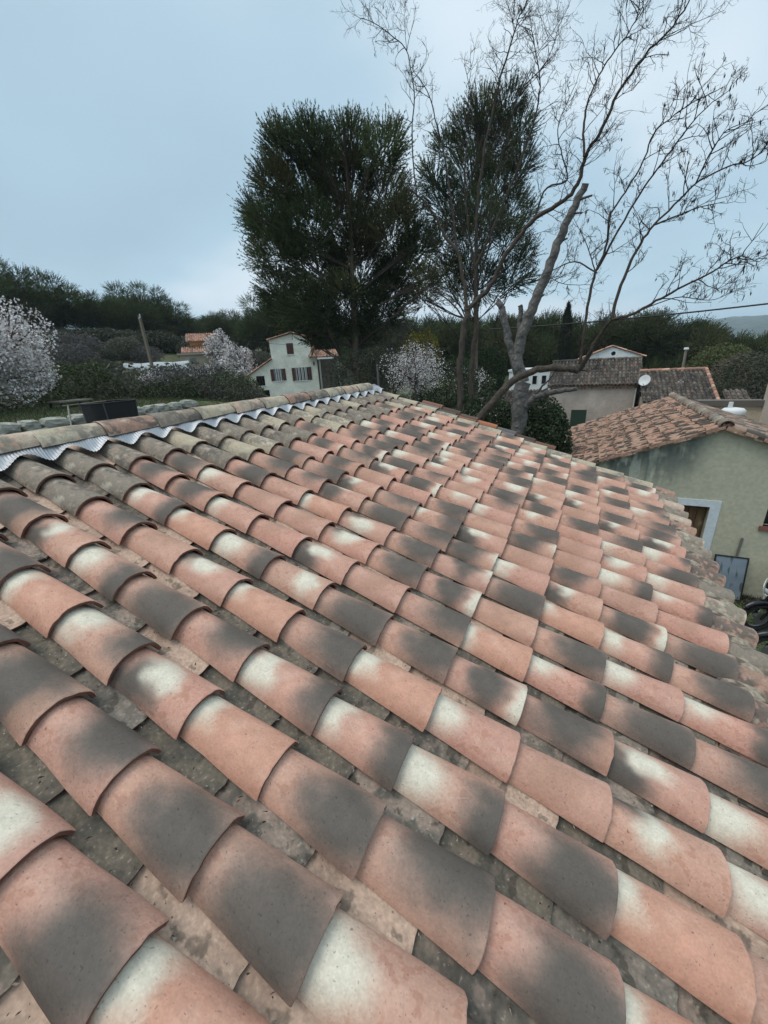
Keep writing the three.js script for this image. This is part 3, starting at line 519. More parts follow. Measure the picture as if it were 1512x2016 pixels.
// ---------------------------------------------------------------- white house with brown shutters beyond the ridge, turned to face the roof
{
  const az = -38 * Math.PI / 180, D = 50, q = D / 35, Y = y => 0.639 + (y - 0.639) * q;    // metres read at 35 m, set back to 50 m
  const cx = 2.944 + Math.sin(az) * D, cz = 0.86 - Math.cos(az) * D, by = Y(-1.35) - 0.7;
  const h = thing('white_house', 'white two-storey house with brown shutters and a stepped gable among the pines', 'house', [cx, by, cz]); h.rotation.y = -az;
  const X = u => u * q, yy = y => Y(y) - by;
  const wm = plaster(224, 224, 210, 51, 0.2);
  part('wall', polyPrism([[X(-3.54), -2.4], [X(1.98), -2.4], [X(1.98), yy(1.32)], [X(1.59), yy(1.55)], [X(1.59), yy(2.7)], [X(0.2), yy(3.12)], [X(-1.58), yy(2.7)], [X(-1.57), yy(1.28)], [X(-3.54), yy(0.17)]], -8, 0), wm, h);
  for (const [xt, yt, xb, yb] of [[0.2, 3.2, -1.75, 2.72], [0.2, 3.2, 1.75, 2.72], [-1.57, 1.36, -3.75, 0.1]]) {     // roof slopes, ridge running away from the front
    const dx = X(Math.abs(xb - xt)), t = tileField(8.4, yy(yt), 0, yy(yb), dx, { pitch: 0.28, course: 0.38, r: 0.1, cols: ORANGE, seed: 52 }), sg = Math.sign(xb - xt);
    t.rotateY(sg * Math.PI / 2); t.translate(X(xt), 0, sg > 0 ? 0.3 : -8.1); part('roof', t, vcol, h, true);
  }
  const bm = std({ color: rgb(74, 46, 38), roughness: 0.7 });
  const wins = [[-0.30, 0.23, 1.61, 2.42, 'closed'], [-2.96, -2.33, -0.64, 0.1, 'dark'], [-1.55, -0.87, -0.34, 0.56, 'open'], [0.14, 1.2, -0.42, 0.58, 'open'], [-2.99, -2.1, -1.6, -1.0, 'dark']];
  for (const [u0, u1, y0, y1, k] of wins) {
    const x0 = X(u0), x1 = X(u1), a = yy(y0), b = yy(y1), w = part('window', boxG(x0, x1, a, b, 0.004, 0.03), k === 'closed' ? bm : glassM, h);
    part('sill', boxG(x0 - 0.08, x1 + 0.08, a - 0.08, a, 0.004, 0.1), white, w);
    if (k === 'closed') for (let i = 0; i < 4; i++) part('slat', boxG(lerp(x0, x1, i / 4) + 0.02, lerp(x0, x1, (i + 1) / 4) - 0.02, a + 0.04, b - 0.04, 0.031, 0.05), bm, w);
    if (k === 'dark') for (const t of [0.33, 0.66]) part('bar', boxG(lerp(x0, x1, t) - 0.02, lerp(x0, x1, t) + 0.02, a, b, 0.031, 0.05), bm, w);
    if (k === 'open') { const sw = 0.36; part('shutter', boxG(x0 - sw, x0 - 0.02, a, b, 0.004, 0.06), bm, w); part('shutter', boxG(x1 + 0.02, x1 + sw, a, b, 0.004, 0.06), bm, w); for (let i = 1; i < 4; i++) part('mullion', boxG(lerp(x0, x1, i / 4) - 0.03, lerp(x0, x1, i / 4) + 0.03, a, b, 0.031, 0.05), white, w); for (let i = 0; i < 4; i++) part('curtain', boxG(lerp(x0, x1, i / 4) + 0.06, lerp(x0, x1, (i + 0.6) / 4), a + 0.05, b - 0.03, 0.031, 0.034), std({ color: rgb(150, 150, 146) }), w); }
  }
  part('annex_roof', (() => { const t = tileField(X(2.4), yy(1.86), -2.2, yy(1.3), 0.8, { pitch: 0.28, course: 0.38, r: 0.1, cols: ORANGE, seed: 57 }); t.translate(X(1.3), 0, 0); return t; })(), vcol, h, true);
  part('chimney', boxG(X(1.62), X(1.9), yy(1.4), yy(2.2), -1.2, -0.7), std({ color: rgb(170, 128, 112) }), h);
  part('gutter', boxG(X(1.98), X(3.66), yy(1.12), yy(1.24), 0.7, 0.85), white, h);
  for (const u of [2.1, 3.6]) part('porch_post', boxG(X(u), X(u) + 0.16, 0, yy(1.12), 0.5, 0.66), std({ color: rgb(150, 146, 134) }), h);
  part('porch_wall', boxG(X(1.99), X(3.66), 0, yy(1.3), -3, -2.8), std({ color: rgb(104, 98, 90) }), h);
  part('wall_lamp', boxG(X(1.66), X(1.74), yy(0.7), yy(0.95), 0.004, 0.14), darkM, h);
}
// ---------------------------------------------------------------- ochre house, its low garage and a plastic tunnel up the slope
function turned(name, label, cat, x, y, z, az) { const h = thing(name, label, cat, [x, y, z]); h.rotation.y = -az * Math.PI / 180; return h; }
{
  const h = turned('ochre_house', 'ochre house with tiled roofs and a shaded balcony up the wooded slope', 'house', -43.6, 1.2, -40.6, -47), om = plaster(190, 140, 96, 61, 0.2);
  part('wall', boxG(-1.8, 1.6, 0, 3.4, -5, 0), om, h); part('lower_wall', boxG(-2.6, 1.9, 0, 1.9, 0.01, 1.6), plaster(176, 150, 120, 63), h);
  for (const [W, a, b, c, d, ox, sd] of [[4.2, 4.4, -2.5, 3.3, 0.45, -2.2, 1], [5.0, 2.6, 0.02, 1.85, 2.0, -2.9, 2]]) { const t = tileField(W, a, b, c, d, { pitch: 0.28, course: 0.4, r: 0.1, cols: ORANGE, seed: 62 + sd }); t.translate(ox, 0, 0); part('roof', t, vcol, h, true); }
  const w = part('window', boxG(-0.2, 0.6, 2.2, 3.0, 0.005, 0.02), glassM, h); part('window', boxG(-1.6, 0.9, 0.4, 1.4, 1.605, 1.62), glassM, h); part('balcony', boxG(-2.2, 1.2, 0.9, 1.3, 1.7, 2.2), white, h);
}
{
  const h = turned('low_garage', 'low beige flat-roofed outbuilding with two small dark windows on the slope', 'outbuilding', -41.8, 1.0, -38.0, -47);
  part('wall', boxG(-2.4, 2.4, 0, 1.75, -3, 0), plaster(160, 152, 132, 65), h); part('roof_slab', boxG(-2.65, 2.6, 1.75, 1.95, -3.2, 0.3), std({ color: rgb(150, 144, 134) }), h);
  for (const x of [-1.3, 1.2]) part('window', boxG(x, x + 0.7, 0.7, 1.35, 0.004, 0.02), glassM, h);
}
{
  const h = turned('plastic_tunnel', 'long low white plastic growing tunnel on the slope', 'greenhouse', -41.6, 0.7, -31.6, -54);
  const g = new THREE.CylinderGeometry(1.25, 1.25, 6.6, 16, 8, true, -Math.PI / 2, Math.PI); const p = g.attributes.position; for (let i = 0; i < p.count; i++) { const y = p.getY(i); p.setZ(i, p.getZ(i) * (1 + 0.04 * Math.cos(y * 5.7))); } g.rotateZ(Math.PI / 2); g.rotateX(-Math.PI / 2); g.computeVertexNormals();
  part('sheet', g, std({ color: rgb(158, 166, 170), roughness: 0.6, side: THREE.DoubleSide }), h); for (let k = 0; k < 5; k++) { const r = new THREE.TorusGeometry(1.27, 0.02, 5, 18, Math.PI); r.rotateY(Math.PI / 2); r.translate(-3.2 + k * 1.6, 0, 0); part('hoop', r, darkM, h); }
}

// ---------------------------------------------------------------- measured crowns and limbs, in metres
const BIG_PINE = [[-11.06,10.1,-18.43,1.0],[-9.74,10.06,-18.63,0.97],[-8.75,10.55,-20.72,1.13],[-6.76,9.86,-20.52,0.99],[-11.11,8.66,-17.46,0.9],[-10.83,8.98,-19.49,1.54],[-10.22,9.71,-22.53,1.91],[-8.02,9.21,-23.07,1.39],[-13.37,8.16,-19.6,1.16],[-10.55,7.05,-18.72,1.75],[-9.31,7.14,-21.12,2.09],[-6.66,6.73,-21.15,1.4],[-5.43,6.11,-21.16,0.9],[-11.92,7.12,-17.04,0.58],[-11.74,5.98,-17.79,1.19],[-12.02,5.89,-21.47,2.07],[-9.56,5.46,-22.45,2.18],[-7.26,5.31,-23.43,1.44],[-13.54,4.81,-19.66,1.09],[-10.81,3.66,-18.38,1.48],[-9.07,3.39,-20.11,1.59],[-7.65,4.21,-22.4,1.32],[-13.16,3.42,-19.58,0.89],[-11.63,2.76,-21.35,1.36],[-9.73,2.38,-22.61,1.26],[-5.01,4.46,-20.91,0.58],[-7.91,3.31,-22.17,0.95],[-13.69,7.47,-18.81,0.49],[-11.07,11.33,-19.88,0.45],[-8.25,10.82,-19.9,0.34],[-7.09,10.99,-21.91,0.4],[-10.77,10.35,-17.85,0.37],[-11.02,11.93,-22.15,0.53],[-8.86,11.94,-22.98,0.38]];
const SLIM_PINE = [[-2.83,14.02,-28.75,0.91],[-3.97,13.51,-27.59,0.9],[-2.44,13.32,-30.15,1.07],[-4.73,12.75,-28.41,1.18],[-3.54,12.74,-29.84,1.37],[-6.45,12.83,-28.95,0.84],[-1.81,11.05,-28.79,0.89],[-4.83,10.89,-27.79,1.47],[-2.94,10.35,-28.92,1.49],[-6.85,10.88,-27.23,0.83],[-5.98,9.27,-26.5,1.32],[-4.1,8.7,-27.58,1.62],[-2.42,9.2,-29.8,1.15],[-2.14,6.99,-27.04,0.98],[-4.4,6.72,-26.54,1.35],[-6.8,7.9,-27.99,1.03],[-1.89,5.27,-27.95,1.1],[-3.87,5.02,-28.48,1.35],[-6.01,5.17,-27.66,1.19],[-7.36,4.33,-26.71,0.76],[-1.51,6.76,-30.62,0.61]];
const LIMBS = {"A":[[.19,.15,[[-.25,-1.86,-10.71],[-.28,-.85,-10.75],[-.33,.44,-10.79],[-.23,1.41,-10.87],[-.15,1.88,-10.94]]],[.12,.02,[[-.15,1.88,-10.94],[.43,2.4,-11.01],[.68,2.91,-10.99],[.99,3.28,-10.98],[1.41,3.65,-10.97],[1.87,3.83,-10.96],[2.2,4.02,-10.92],[2.34,4.46,-10.86],[2.4,4.62,-10.79],[2.62,4.92,-10.74],[2.85,5.4,-10.67],[3.05,5.65,-10.61],[3.28,5.87,-10.53],[3.47,5.97,-10.46],[3.72,6.14,-10.38],[3.81,6.32,-10.31]]],[.05,.012,[[2.35,4.54,-10.72],[2.28,5.03,-10.82],[2.3,5.51,-10.92],[2.45,5.95,-11.03],[2.66,6.28,-11.14],[2.91,6.59,-11.24],[3.1,6.94,-11.34],[3.12,7.18,-11.44]]],[.1,.035,[[-.2,1.75,-10.93],[-.29,2.36,-11.01],[-.5,3.21,-11.05],[-.84,3.63,-11.05],[-1.14,4.17,-11.06],[-1.44,4.52,-11.06],[-1.87,4.88,-11.0]]],[.04,.01,[[-1.64,4.71,-11.09],[-1.72,5.39,-11.09],[-1.74,6.07,-11.1],[-1.68,6.76,-11.15],[-1.77,7.29,-11.15],[-1.87,7.66,-11.14],[-2.2,7.94,-11.02],[-2.61,8.22,-10.86],[-2.85,8.32,-10.78]]],[.015,.006,[[-1.88,7.67,-11.21],[-1.91,8.09,-11.2],[-1.9,8.49,-11.2]]],[.06,.012,[[-.53,3.23,-11.15],[-.69,4.07,-11.25],[-.93,5.3,-11.32],[-1.2,6.2,-11.38],[-1.45,6.92,-11.44],[-1.82,7.39,-11.45]]],[.05,.012,[[1.34,3.7,-11.23],[1.58,4.27,-11.2],[2.01,4.33,-11.18],[1.85,4.85,-11.11],[1.73,5.28,-11.04],[2.0,5.89,-11.0]]],[.012,.006,[[3.48,5.91,-10.33],[3.86,5.94,-10.3],[4.35,5.96,-10.25]]],[.035,.01,[[.63,2.07,-11.12],[1.1,2.39,-11.1],[1.68,2.44,-11.07],[2.14,2.2,-11.01],[2.75,2.09,-10.94]]],[.04,.01,[[-.41,.13,-11.18],[-.85,.53,-11.1],[-1.31,1.0,-11.0],[-1.84,1.17,-10.85],[-2.52,1.14,-10.6]]],[.05,.012,[[-.21,1.55,-10.92],[-.74,2.14,-11.01],[-1.46,2.49,-11.02],[-2.19,2.43,-10.97]]]],"B":[[.17,.13,[[-.06,-1.99,-11.38],[-.12,-.83,-11.41],[-.16,.49,-11.45],[-.11,1.07,-11.52],[-.11,1.92,-11.57]]],[.1,.012,[[-.11,1.92,-11.57],[-.15,2.81,-11.6],[-.17,3.46,-11.65],[-.15,4.68,-11.7],[-.05,5.53,-11.77],[.2,6.67,-11.87],[.33,7.17,-11.94],[.5,7.68,-12.02],[.59,7.97,-12.08],[.76,8.18,-12.16]]],[.014,.006,[[.49,7.74,-12.11],[.4,8.03,-12.09],[.28,8.33,-12.07]]],[.07,.01,[[-.15,2.93,-11.56],[.37,3.98,-11.64],[.84,5.05,-11.7],[1.15,5.87,-11.71],[1.2,6.48,-11.69],[1.05,7.06,-11.63],[.92,7.58,-11.58]]],[.014,.006,[[1.08,6.94,-11.6],[1.29,7.12,-11.63],[1.55,7.42,-11.66]]],[.06,.012,[[-.17,2.82,-11.66],[-.45,4.15,-11.74],[-.58,5.4,-11.86],[-.44,6.44,-12.05],[-.7,7.49,-12.14]]],[.05,.012,[[-.15,2.41,-11.66],[.15,3.44,-11.8],[.15,4.67,-11.87],[.48,5.77,-12.01],[.68,6.6,-12.11],[1.19,7.02,-12.26],[1.46,7.57,-12.36]]]],"C":[[.17,.13,[[.6,-1.11,-8.45],[.93,-.49,-8.58],[1.26,-.09,-8.69],[1.58,.16,-8.79],[2.01,.33,-8.89],[2.44,.32,-8.98],[2.76,.27,-9.04]]],[.11,.05,[[2.76,.27,-9.04],[2.89,.51,-8.87],[3.08,.96,-8.71],[3.23,1.17,-8.54]]],[.055,.01,[[3.23,1.17,-8.54],[3.57,1.23,-8.42],[3.83,1.37,-8.3],[4.14,1.53,-8.16],[4.52,1.7,-8.0],[4.79,1.86,-7.85],[5.03,1.73,-7.69]]],[.06,.012,[[3.23,1.17,-8.54],[3.27,1.59,-8.59],[3.39,2.02,-8.64],[3.51,2.35,-8.69],[3.68,2.63,-8.73],[3.96,2.9,-8.76],[4.22,3.16,-8.79],[4.62,3.3,-8.78],[4.85,3.32,-8.8],[5.03,3.44,-8.82]]],[.06,.01,[[2.76,.38,-9.04],[2.77,1.1,-9.1],[2.8,1.7,-9.17],[2.85,2.09,-9.23],[2.99,2.55,-9.29],[2.99,3.05,-9.36],[3.2,3.42,-9.42],[3.41,3.8,-9.47],[3.55,4.26,-9.53],[3.77,4.42,-9.58],[4.03,4.56,-9.62],[4.46,4.67,-9.63]]],[.025,.008,[[2.85,2.1,-9.34],[2.64,2.62,-9.44],[2.33,3.16,-9.52]]],[.045,.01,[[2.87,2.15,-9.34],[3.15,2.74,-9.24],[3.45,3.29,-9.13],[3.68,3.6,-9.01],[3.94,3.94,-8.89],[4.14,4.12,-8.77],[4.39,4.23,-8.63]]],[.02,.006,[[3.63,1.25,-8.11],[4.15,1.4,-8.09],[4.64,1.31,-8.05],[4.95,1.44,-8.02]]],[.03,.008,[[3.7,2.64,-8.71],[4.0,2.69,-8.58],[4.27,2.73,-8.45],[4.56,2.71,-8.3]]],[.025,.008,[[4.2,3.14,-8.76],[4.31,3.49,-8.64],[4.44,3.69,-8.52],[4.73,3.7,-8.37]]],[.03,.008,[[2.88,2.07,-9.14],[2.43,2.33,-9.19],[1.93,2.2,-9.22],[1.6,2.2,-9.25]]],[.04,.012,[[2.74,.26,-9.04],[2.97,.23,-9.14]]]],"G":[[.33,.3,[[1.45,-2.3,-10.24],[1.44,-1.4,-10.24],[1.45,-.55,-10.24],[1.46,-.02,-10.24]]],[.24,.11,[[1.46,-.02,-10.24],[1.3,.45,-10.24],[1.33,.95,-10.27],[1.52,1.55,-10.32],[1.72,2.11,-10.37],[1.9,2.65,-10.42],[2.08,3.16,-10.46],[2.26,3.6,-10.49],[2.44,3.99,-10.53]]],[.17,.1,[[1.37,.19,-10.23],[1.15,.71,-10.22],[1.0,1.22,-10.22],[.85,1.72,-10.22],[.76,1.88,-10.23]]],[.1,.085,[[1.31,.96,-10.32],[1.29,1.39,-10.32],[1.28,1.76,-10.32]]],[.15,.07,[[1.58,-.61,-10.16],[1.76,-.42,-10.13],[2.07,-.29,-10.1],[2.43,-.23,-10.08],[2.74,-.19,-10.04]]],[.045,.035,[[1.65,1.86,-10.36],[1.81,1.92,-10.28]]],[.04,.03,[[2.01,2.97,-10.5],[2.19,3.01,-10.41]]],[.05,.03,[[2.31,3.72,-10.52],[2.6,3.73,-10.43]]],[.035,.025,[[2.27,3.48,-10.52],[2.44,3.46,-10.43]]],[.05,.015,[[1.69,-.48,-10.17],[1.94,-.14,-10.03],[2.15,.08,-9.88],[2.29,.3,-9.72]]],[.04,.012,[[1.78,-.38,-10.18],[2.17,-.12,-10.15],[2.59,-.04,-10.1],[2.79,.11,-10.04]]]]};

// ---------------------------------------------------------------- vegetation
const barkTex = (r, g, b, seed) => tex(64, 128, (u, v) => { const n = fbm(u * 8, v * 5, seed, 4, 0), m = fbm(u * 24, v * 8, seed + 2, 3), k = 0.5 + 0.55 * n + 0.45 * m; return [r * k, g * k, b * k]; });
const barkBump = tex(128, 128, (u, v) => { const n = (fbm(u * 16, v * 6, 401, 4, 0)) * 255; return [n, n, n]; }, false);
const bark = std({ map: barkTex(92, 80, 68, 301), bumpMap: barkBump, bumpScale: 0.03 }), greyBark = std({ map: barkTex(94, 91, 88, 311), bumpMap: barkBump, bumpScale: 0.03 }), darkBark = std({ map: barkTex(70, 62, 54, 321), bumpMap: barkBump, bumpScale: 0.02 });
const leafM = new THREE.MeshPhysicalMaterial({ vertexColors: true, roughness: 0.9, transmission: 0.25, thickness: 0, side: THREE.DoubleSide, specularIntensity: 0.3 });
const PINEG = [[0.06, 0.082, 0.034], [0.076, 0.1, 0.04], [0.09, 0.108, 0.044], [0.05, 0.07, 0.032], [0.11, 0.115, 0.05]];
const rv = R => { let x, y, z, l; do { x = R() * 2 - 1; y = R() * 2 - 1; z = R() * 2 - 1; l = x * x + y * y + z * z; } while (l > 1 || l < 0.01); return V(x, y, z); };
function tuft(m, R, p, dir, len, n, w) {                          // a shoot set with needles
  for (let k = 0; k < n; k++) {
    const d = rv(R).multiplyScalar(0.75).add(dir).normalize(), b = p.clone().addScaledVector(dir, (R() - 0.3) * len), s = V().crossVectors(d, rv(R)).normalize().multiplyScalar(w);
    m.tri(b.clone().sub(s), b.clone().add(s), b.clone().addScaledVector(d, len * (0.6 + 0.6 * R())));
  }
}
function shootFoliage(m, R, lobes, centre, dens, cols, sc, upb = 0.5) {        // pine: needles in bottle-brush shoots that turn up at the ends
  for (const [x, y, z, r] of lobes) {
    const g0 = 0.7 + 0.6 * R(), c0 = cols[Math.floor(R() * cols.length)].map(v => v * g0), n = Math.round(dens * r * r);
    for (let k = 0; k < n; k++) {
      const q = rv(R), l = q.length(); q.multiplyScalar((0.25 + 0.7 * l) / l); const p = V(x + q.x * r, y + q.y * r * 0.95, z + q.z * r);
      const out = V(x - centre.x, (y - centre.y) * 0.35, z - centre.z).normalize(), dir = out.multiplyScalar(0.25).addScaledVector(q, 0.85).add(V(0, upb, 0)).add(rv(R).multiplyScalar(0.25)).normalize();
      const f = 0.65 + 0.7 * R(), L = (0.45 + 0.6 * R()) * sc, st = 5; m.color = c0.map(v => v * f);
      for (let j = 0; j < st; j++) tuft(m, R, p.clone().addScaledVector(dir, L * j / st), dir, 0.15 * sc * (1.15 - 0.1 * j), 6, 0.016 * sc);
    }
  }
}
function lobeFoliage(m, R, lobes, centre, dens, len, needles, w, cols, upBias = 0.7) {
  for (const [x, y, z, r] of lobes) {
    const c0 = cols[Math.floor(R() * cols.length)], n = Math.round(dens * r * r);
    for (let k = 0; k < n; k++) {
      const q = rv(R), l = q.length(); q.multiplyScalar((0.45 + 0.6 * l) / l * (R() < 0.12 ? 1.22 : 1)); q.y *= 1.1;
      const p = V(x + q.x * r, y + q.y * r, z + q.z * r), dir = V(x - centre.x, (y - centre.y) * 0.3, z - centre.z).normalize().multiplyScalar(0.45).addScaledVector(q, 0.5).add(V(0, upBias, 0)).normalize();
      const f = 0.75 + 0.5 * R(); m.color = c0.map(v => v * f); tuft(m, R, p, dir, len * (0.8 + 0.5 * R()), needles, w);
    }
  }
}
function limb(m, R, a, b, r0, r1, sag = 0.15, seg = 6, sides = 6) {
  const pts = [], l = a.distanceTo(b), o = rv(R).multiplyScalar(l * sag); for (let k = 0; k <= seg; k++) { const t = k / seg; pts.push(a.clone().lerp(b, t).addScaledVector(o, Math.sin(t * Math.PI)).add(rv(R).multiplyScalar(l * 0.015))); } pts[0].copy(a); m.tube(pts, r0, r1, sides, false); return pts;
}
function grownPine(name, label, given, base, topY, r0, seed, dens, group) {
  const R = rng(seed), lobes = []; for (const [x, y, z, r] of given) { lobes.push([x, y, z, r * (r > 1.2 ? 0.78 : 0.86)]); for (let k = 0; k < 2; k++) { const q = rv(R).normalize(); lobes.push([x + q.x * r * 0.85, y + q.y * r * 0.8, z + q.z * r * 0.85, r * (0.26 + 0.2 * R())]); } }
  const t = thing(name, label, 'pine tree', base, group), c = V(base[0], lerp(base[1], topY, 0.55), base[2]);
  const trunk = new MB(), pts = []; for (let k = 0; k <= 10; k++) { const f = k / 10; pts.push(V(base[0] + Math.sin(f * 3 + seed) * 0.25 * f, lerp(base[1] - 0.3, topY - 0.8, f), base[2] + Math.cos(f * 2.3) * 0.2 * f)); } trunk.tube(pts, r0, 0.04, 9, true, 0.1, seed); wpart('trunk', trunk.geo(), bark, t);
  const br = new MB(); for (const [x, y, z, r] of lobes) { const h = clamp((y - 1.2 - base[1]) / (topY - base[1]), 0.15, 0.92), k = Math.floor(h * 10), a = pts[k].clone(); const q = limb(br, R, a, V(x, y, z), 0.06 * (1.1 - h), 0.022, 0.08); for (let i = 0; i < 4; i++) limb(br, R, q[3 + (i % 3)], V(x, y, z).add(rv(R).multiplyScalar(r)), 0.025, 0.008, 0.1, 4, 4); } wpart('branches', br.geo(), darkBark, t, true);
  const m = new MB(); shootFoliage(m, R, lobes, c, dens, PINEG, 1); wpart('crown', m.geo(), leafM, t, true); return t;
}
grownPine('pine_tree', 'broad dark green pine standing beyond the ridge, partly hiding the white house', BIG_PINE, [-9.2, -2.2, -20.6], 11.4, 0.26, 12, 330);
grownPine('pine_tree', 'tall slim dark pine rising behind the bare trees', SLIM_PINE, [-4.2, -4.2, -28.5], 14.6, 0.24, 15, 260);

// generic pines for the wood: a few kinds, copied
function woodPine(seed, label, group, { h = 12, w = 4.2, bare = 0.38, n = 30, dens = 24 }) {
  const R = rng(seed), t = thing('wood_pine', label, 'pine tree', [0, 0, 0], group), lobes = [];
  for (let k = 0; k < n; k++) { const f = R(), a = R() * PL, rr = w * Math.sqrt(R()) * (0.45 + 0.75 * Math.sin(Math.PI * (0.18 + 0.72 * f))), y = h * lerp(bare, 0.93, f); lobes.push([Math.cos(a) * rr, y, Math.sin(a) * rr, 0.85 + 0.8 * R()]); }
  lobes.push([0.1, h * 0.96, 0, 0.7]);
  const tr = new MB(), pts = []; const lx = (R() - 0.5) * 1.6; for (let k = 0; k <= 7; k++) { const f = k / 7; pts.push(V(lx * Math.sin(f * 2.2), h * 0.93 * f - 0.4, (R() - 0.5) * 0.15)); } tr.tube(pts, 0.24, 0.05, 7); part('trunk', tr.geo(), darkBark, t);
  const br = new MB(); for (const [x, y, z] of lobes) { const k = Math.max(1, Math.floor(clamp((y - 1.3) / h) * 7)); limb(br, R, pts[k], V(x, y, z), 0.07, 0.02, 0.08, 3, 4); } part('branches', br.geo(), darkBark, t, true);
  const m = new MB(); shootFoliage(m, R, lobes, V(0, h * 0.6, 0), dens * 3.6, PINEG, 1.5, 0.3); part('crown', m.geo(), leafM, t, true); return t;
}
const WG = 'pines of the wood on the slope behind the gardens', WL = 'dark green pine in the wood on the slope behind the gardens', VG = 'pines behind the tiled houses', VL = 'dark rounded pine in the row behind the tiled houses';
const kinds = [woodPine(21, WL, WG, { h: 13, w: 3.7, bare: 0.3, n: 34 }), woodPine(22, WL, WG, { h: 12, w: 3.1, bare: 0.36, n: 28 }), woodPine(23, VL, VG, { h: 11, w: 5.0, bare: 0.28, n: 36 })];
function azPos(az, d) { const a = az * Math.PI / 180; return [2.944 + Math.sin(a) * d, 0.86 - Math.cos(a) * d]; }
const usedKind = new Set();
function plantPine(kind, az, d, topEl, label, group, turn) {       // a tree that stands at this bearing and reaches this height above the eye
  const [x, z] = azPos(az, d), y = land(x, z), H = 0.639 + d * Math.tan(topEl * Math.PI / 180) - y; let o = kinds[kind]; if (usedKind.has(kind)) o = copyOf(o, label, group); else { usedKind.add(kind); o.userData.label = label; o.userData.group = group; }
  const s = H / (kind === 0 ? 13.2 : kind === 1 ? 12.2 : 11.2); o.position.set(x, y, z); o.scale.set(lerp(s, 1, 0.35), s, lerp(s, 1, 0.35)); o.rotation.y = turn; return o;
}
{
  const R = rng(90);
  const wood = [[-71, 62, 10.6], [-68.5, 66, 11.4], [-66, 70, 10.6], [-64, 78, 9.2], [-62.2, 74, 9.2], [-60, 80, 8.6], [-58.5, 76, 8.8], [-56.6, 82, 8.2], [-55.2, 76, 8.9], [-53.8, 80, 8.7], [-52.3, 84, 8.2], [-51, 78, 7.4], [-49.6, 86, 6.6], [-48.2, 84, 6.0], [-46.8, 90, 6.2], [-45.4, 80, 6.6], [-44, 82, 6.0], [-42.4, 72, 7.4], [-40.8, 68, 8.2], [-39, 72, 8.2], [-37, 78, 8.4], [-35, 84, 7.0], [-33, 76, 6.0], [-31, 82, 6.2]];
  wood.forEach(([az, d, el], i) => plantPine(i % 3 === 1 ? 1 : 0, az, d, el - 0.9 + R() * 1.9, i % 3 === 1 ? 'narrower dark pine in the wood on the slope behind the gardens' : 'broad dark pine in the wood on the slope behind the gardens', WG, R() * PL));
  const right = [[-27, 60, 4.2], [-24.5, 64, 4.8], [-22, 58, 4.5], [-19.5, 62, 5.0], [-17, 66, 4.6], [-14.6, 60, 4.3], [-12.2, 66, 4.5], [-9.8, 62, 4.0], [-7.4, 58, 4.6], [-5.2, 64, 4.0], [-1.5, 66, 3.4], [0.6, 60, 3.0], [2.6, 72, 2.5], [5.0, 60, 3.3], [6.8, 58, 3.35], [8.4, 62, 2.3], [10.2, 66, 0.5], [11.8, 62, 0.5], [13.6, 66, 0.7], [15.2, 60, -0.5], [17.2, 64, 0.1], [4, 86, 2.7], [19.5, 60, 0.3]];
  right.forEach(([az, d, el]) => plantPine(2, az, d, el, VL, VG, R() * PL));
}
// cypress
{
  const R = rng(31), [x, z] = azPos(-3.0, 48), y = land(x, z), H = 0.639 + 48 * Math.tan(5.2 * Math.PI / 180) - y, t = thing('cypress_tree', 'narrow dark cypress standing behind the pink house', 'cypress tree', [x, y, z]);
  part('trunk', new MB().tube([V(0, -0.2, 0), V(0.03, H * 0.5, 0), V(0, H * 0.93, 0)], 0.16, 0.03, 7).geo(), darkBark, t);
  const m = new MB(); for (let k = 0; k < 2600; k++) { const f = R(), a = R() * PL, r = 0.62 * Math.sin(Math.PI * Math.min(1, 0.12 + f * 0.9)) ** 0.6 * (0.5 + 0.55 * R()), p = V(Math.cos(a) * r, H * (0.06 + 0.94 * f), Math.sin(a) * r); const q = 0.7 + 0.5 * R(); m.color = [0.03 * q, 0.04 * q, 0.024 * q]; tuft(m, R, p, V(Math.cos(a) * 0.3, 1, Math.sin(a) * 0.3).normalize(), 0.3, 4, 0.03); } part('crown', m.geo(), leafM, t, true);
}

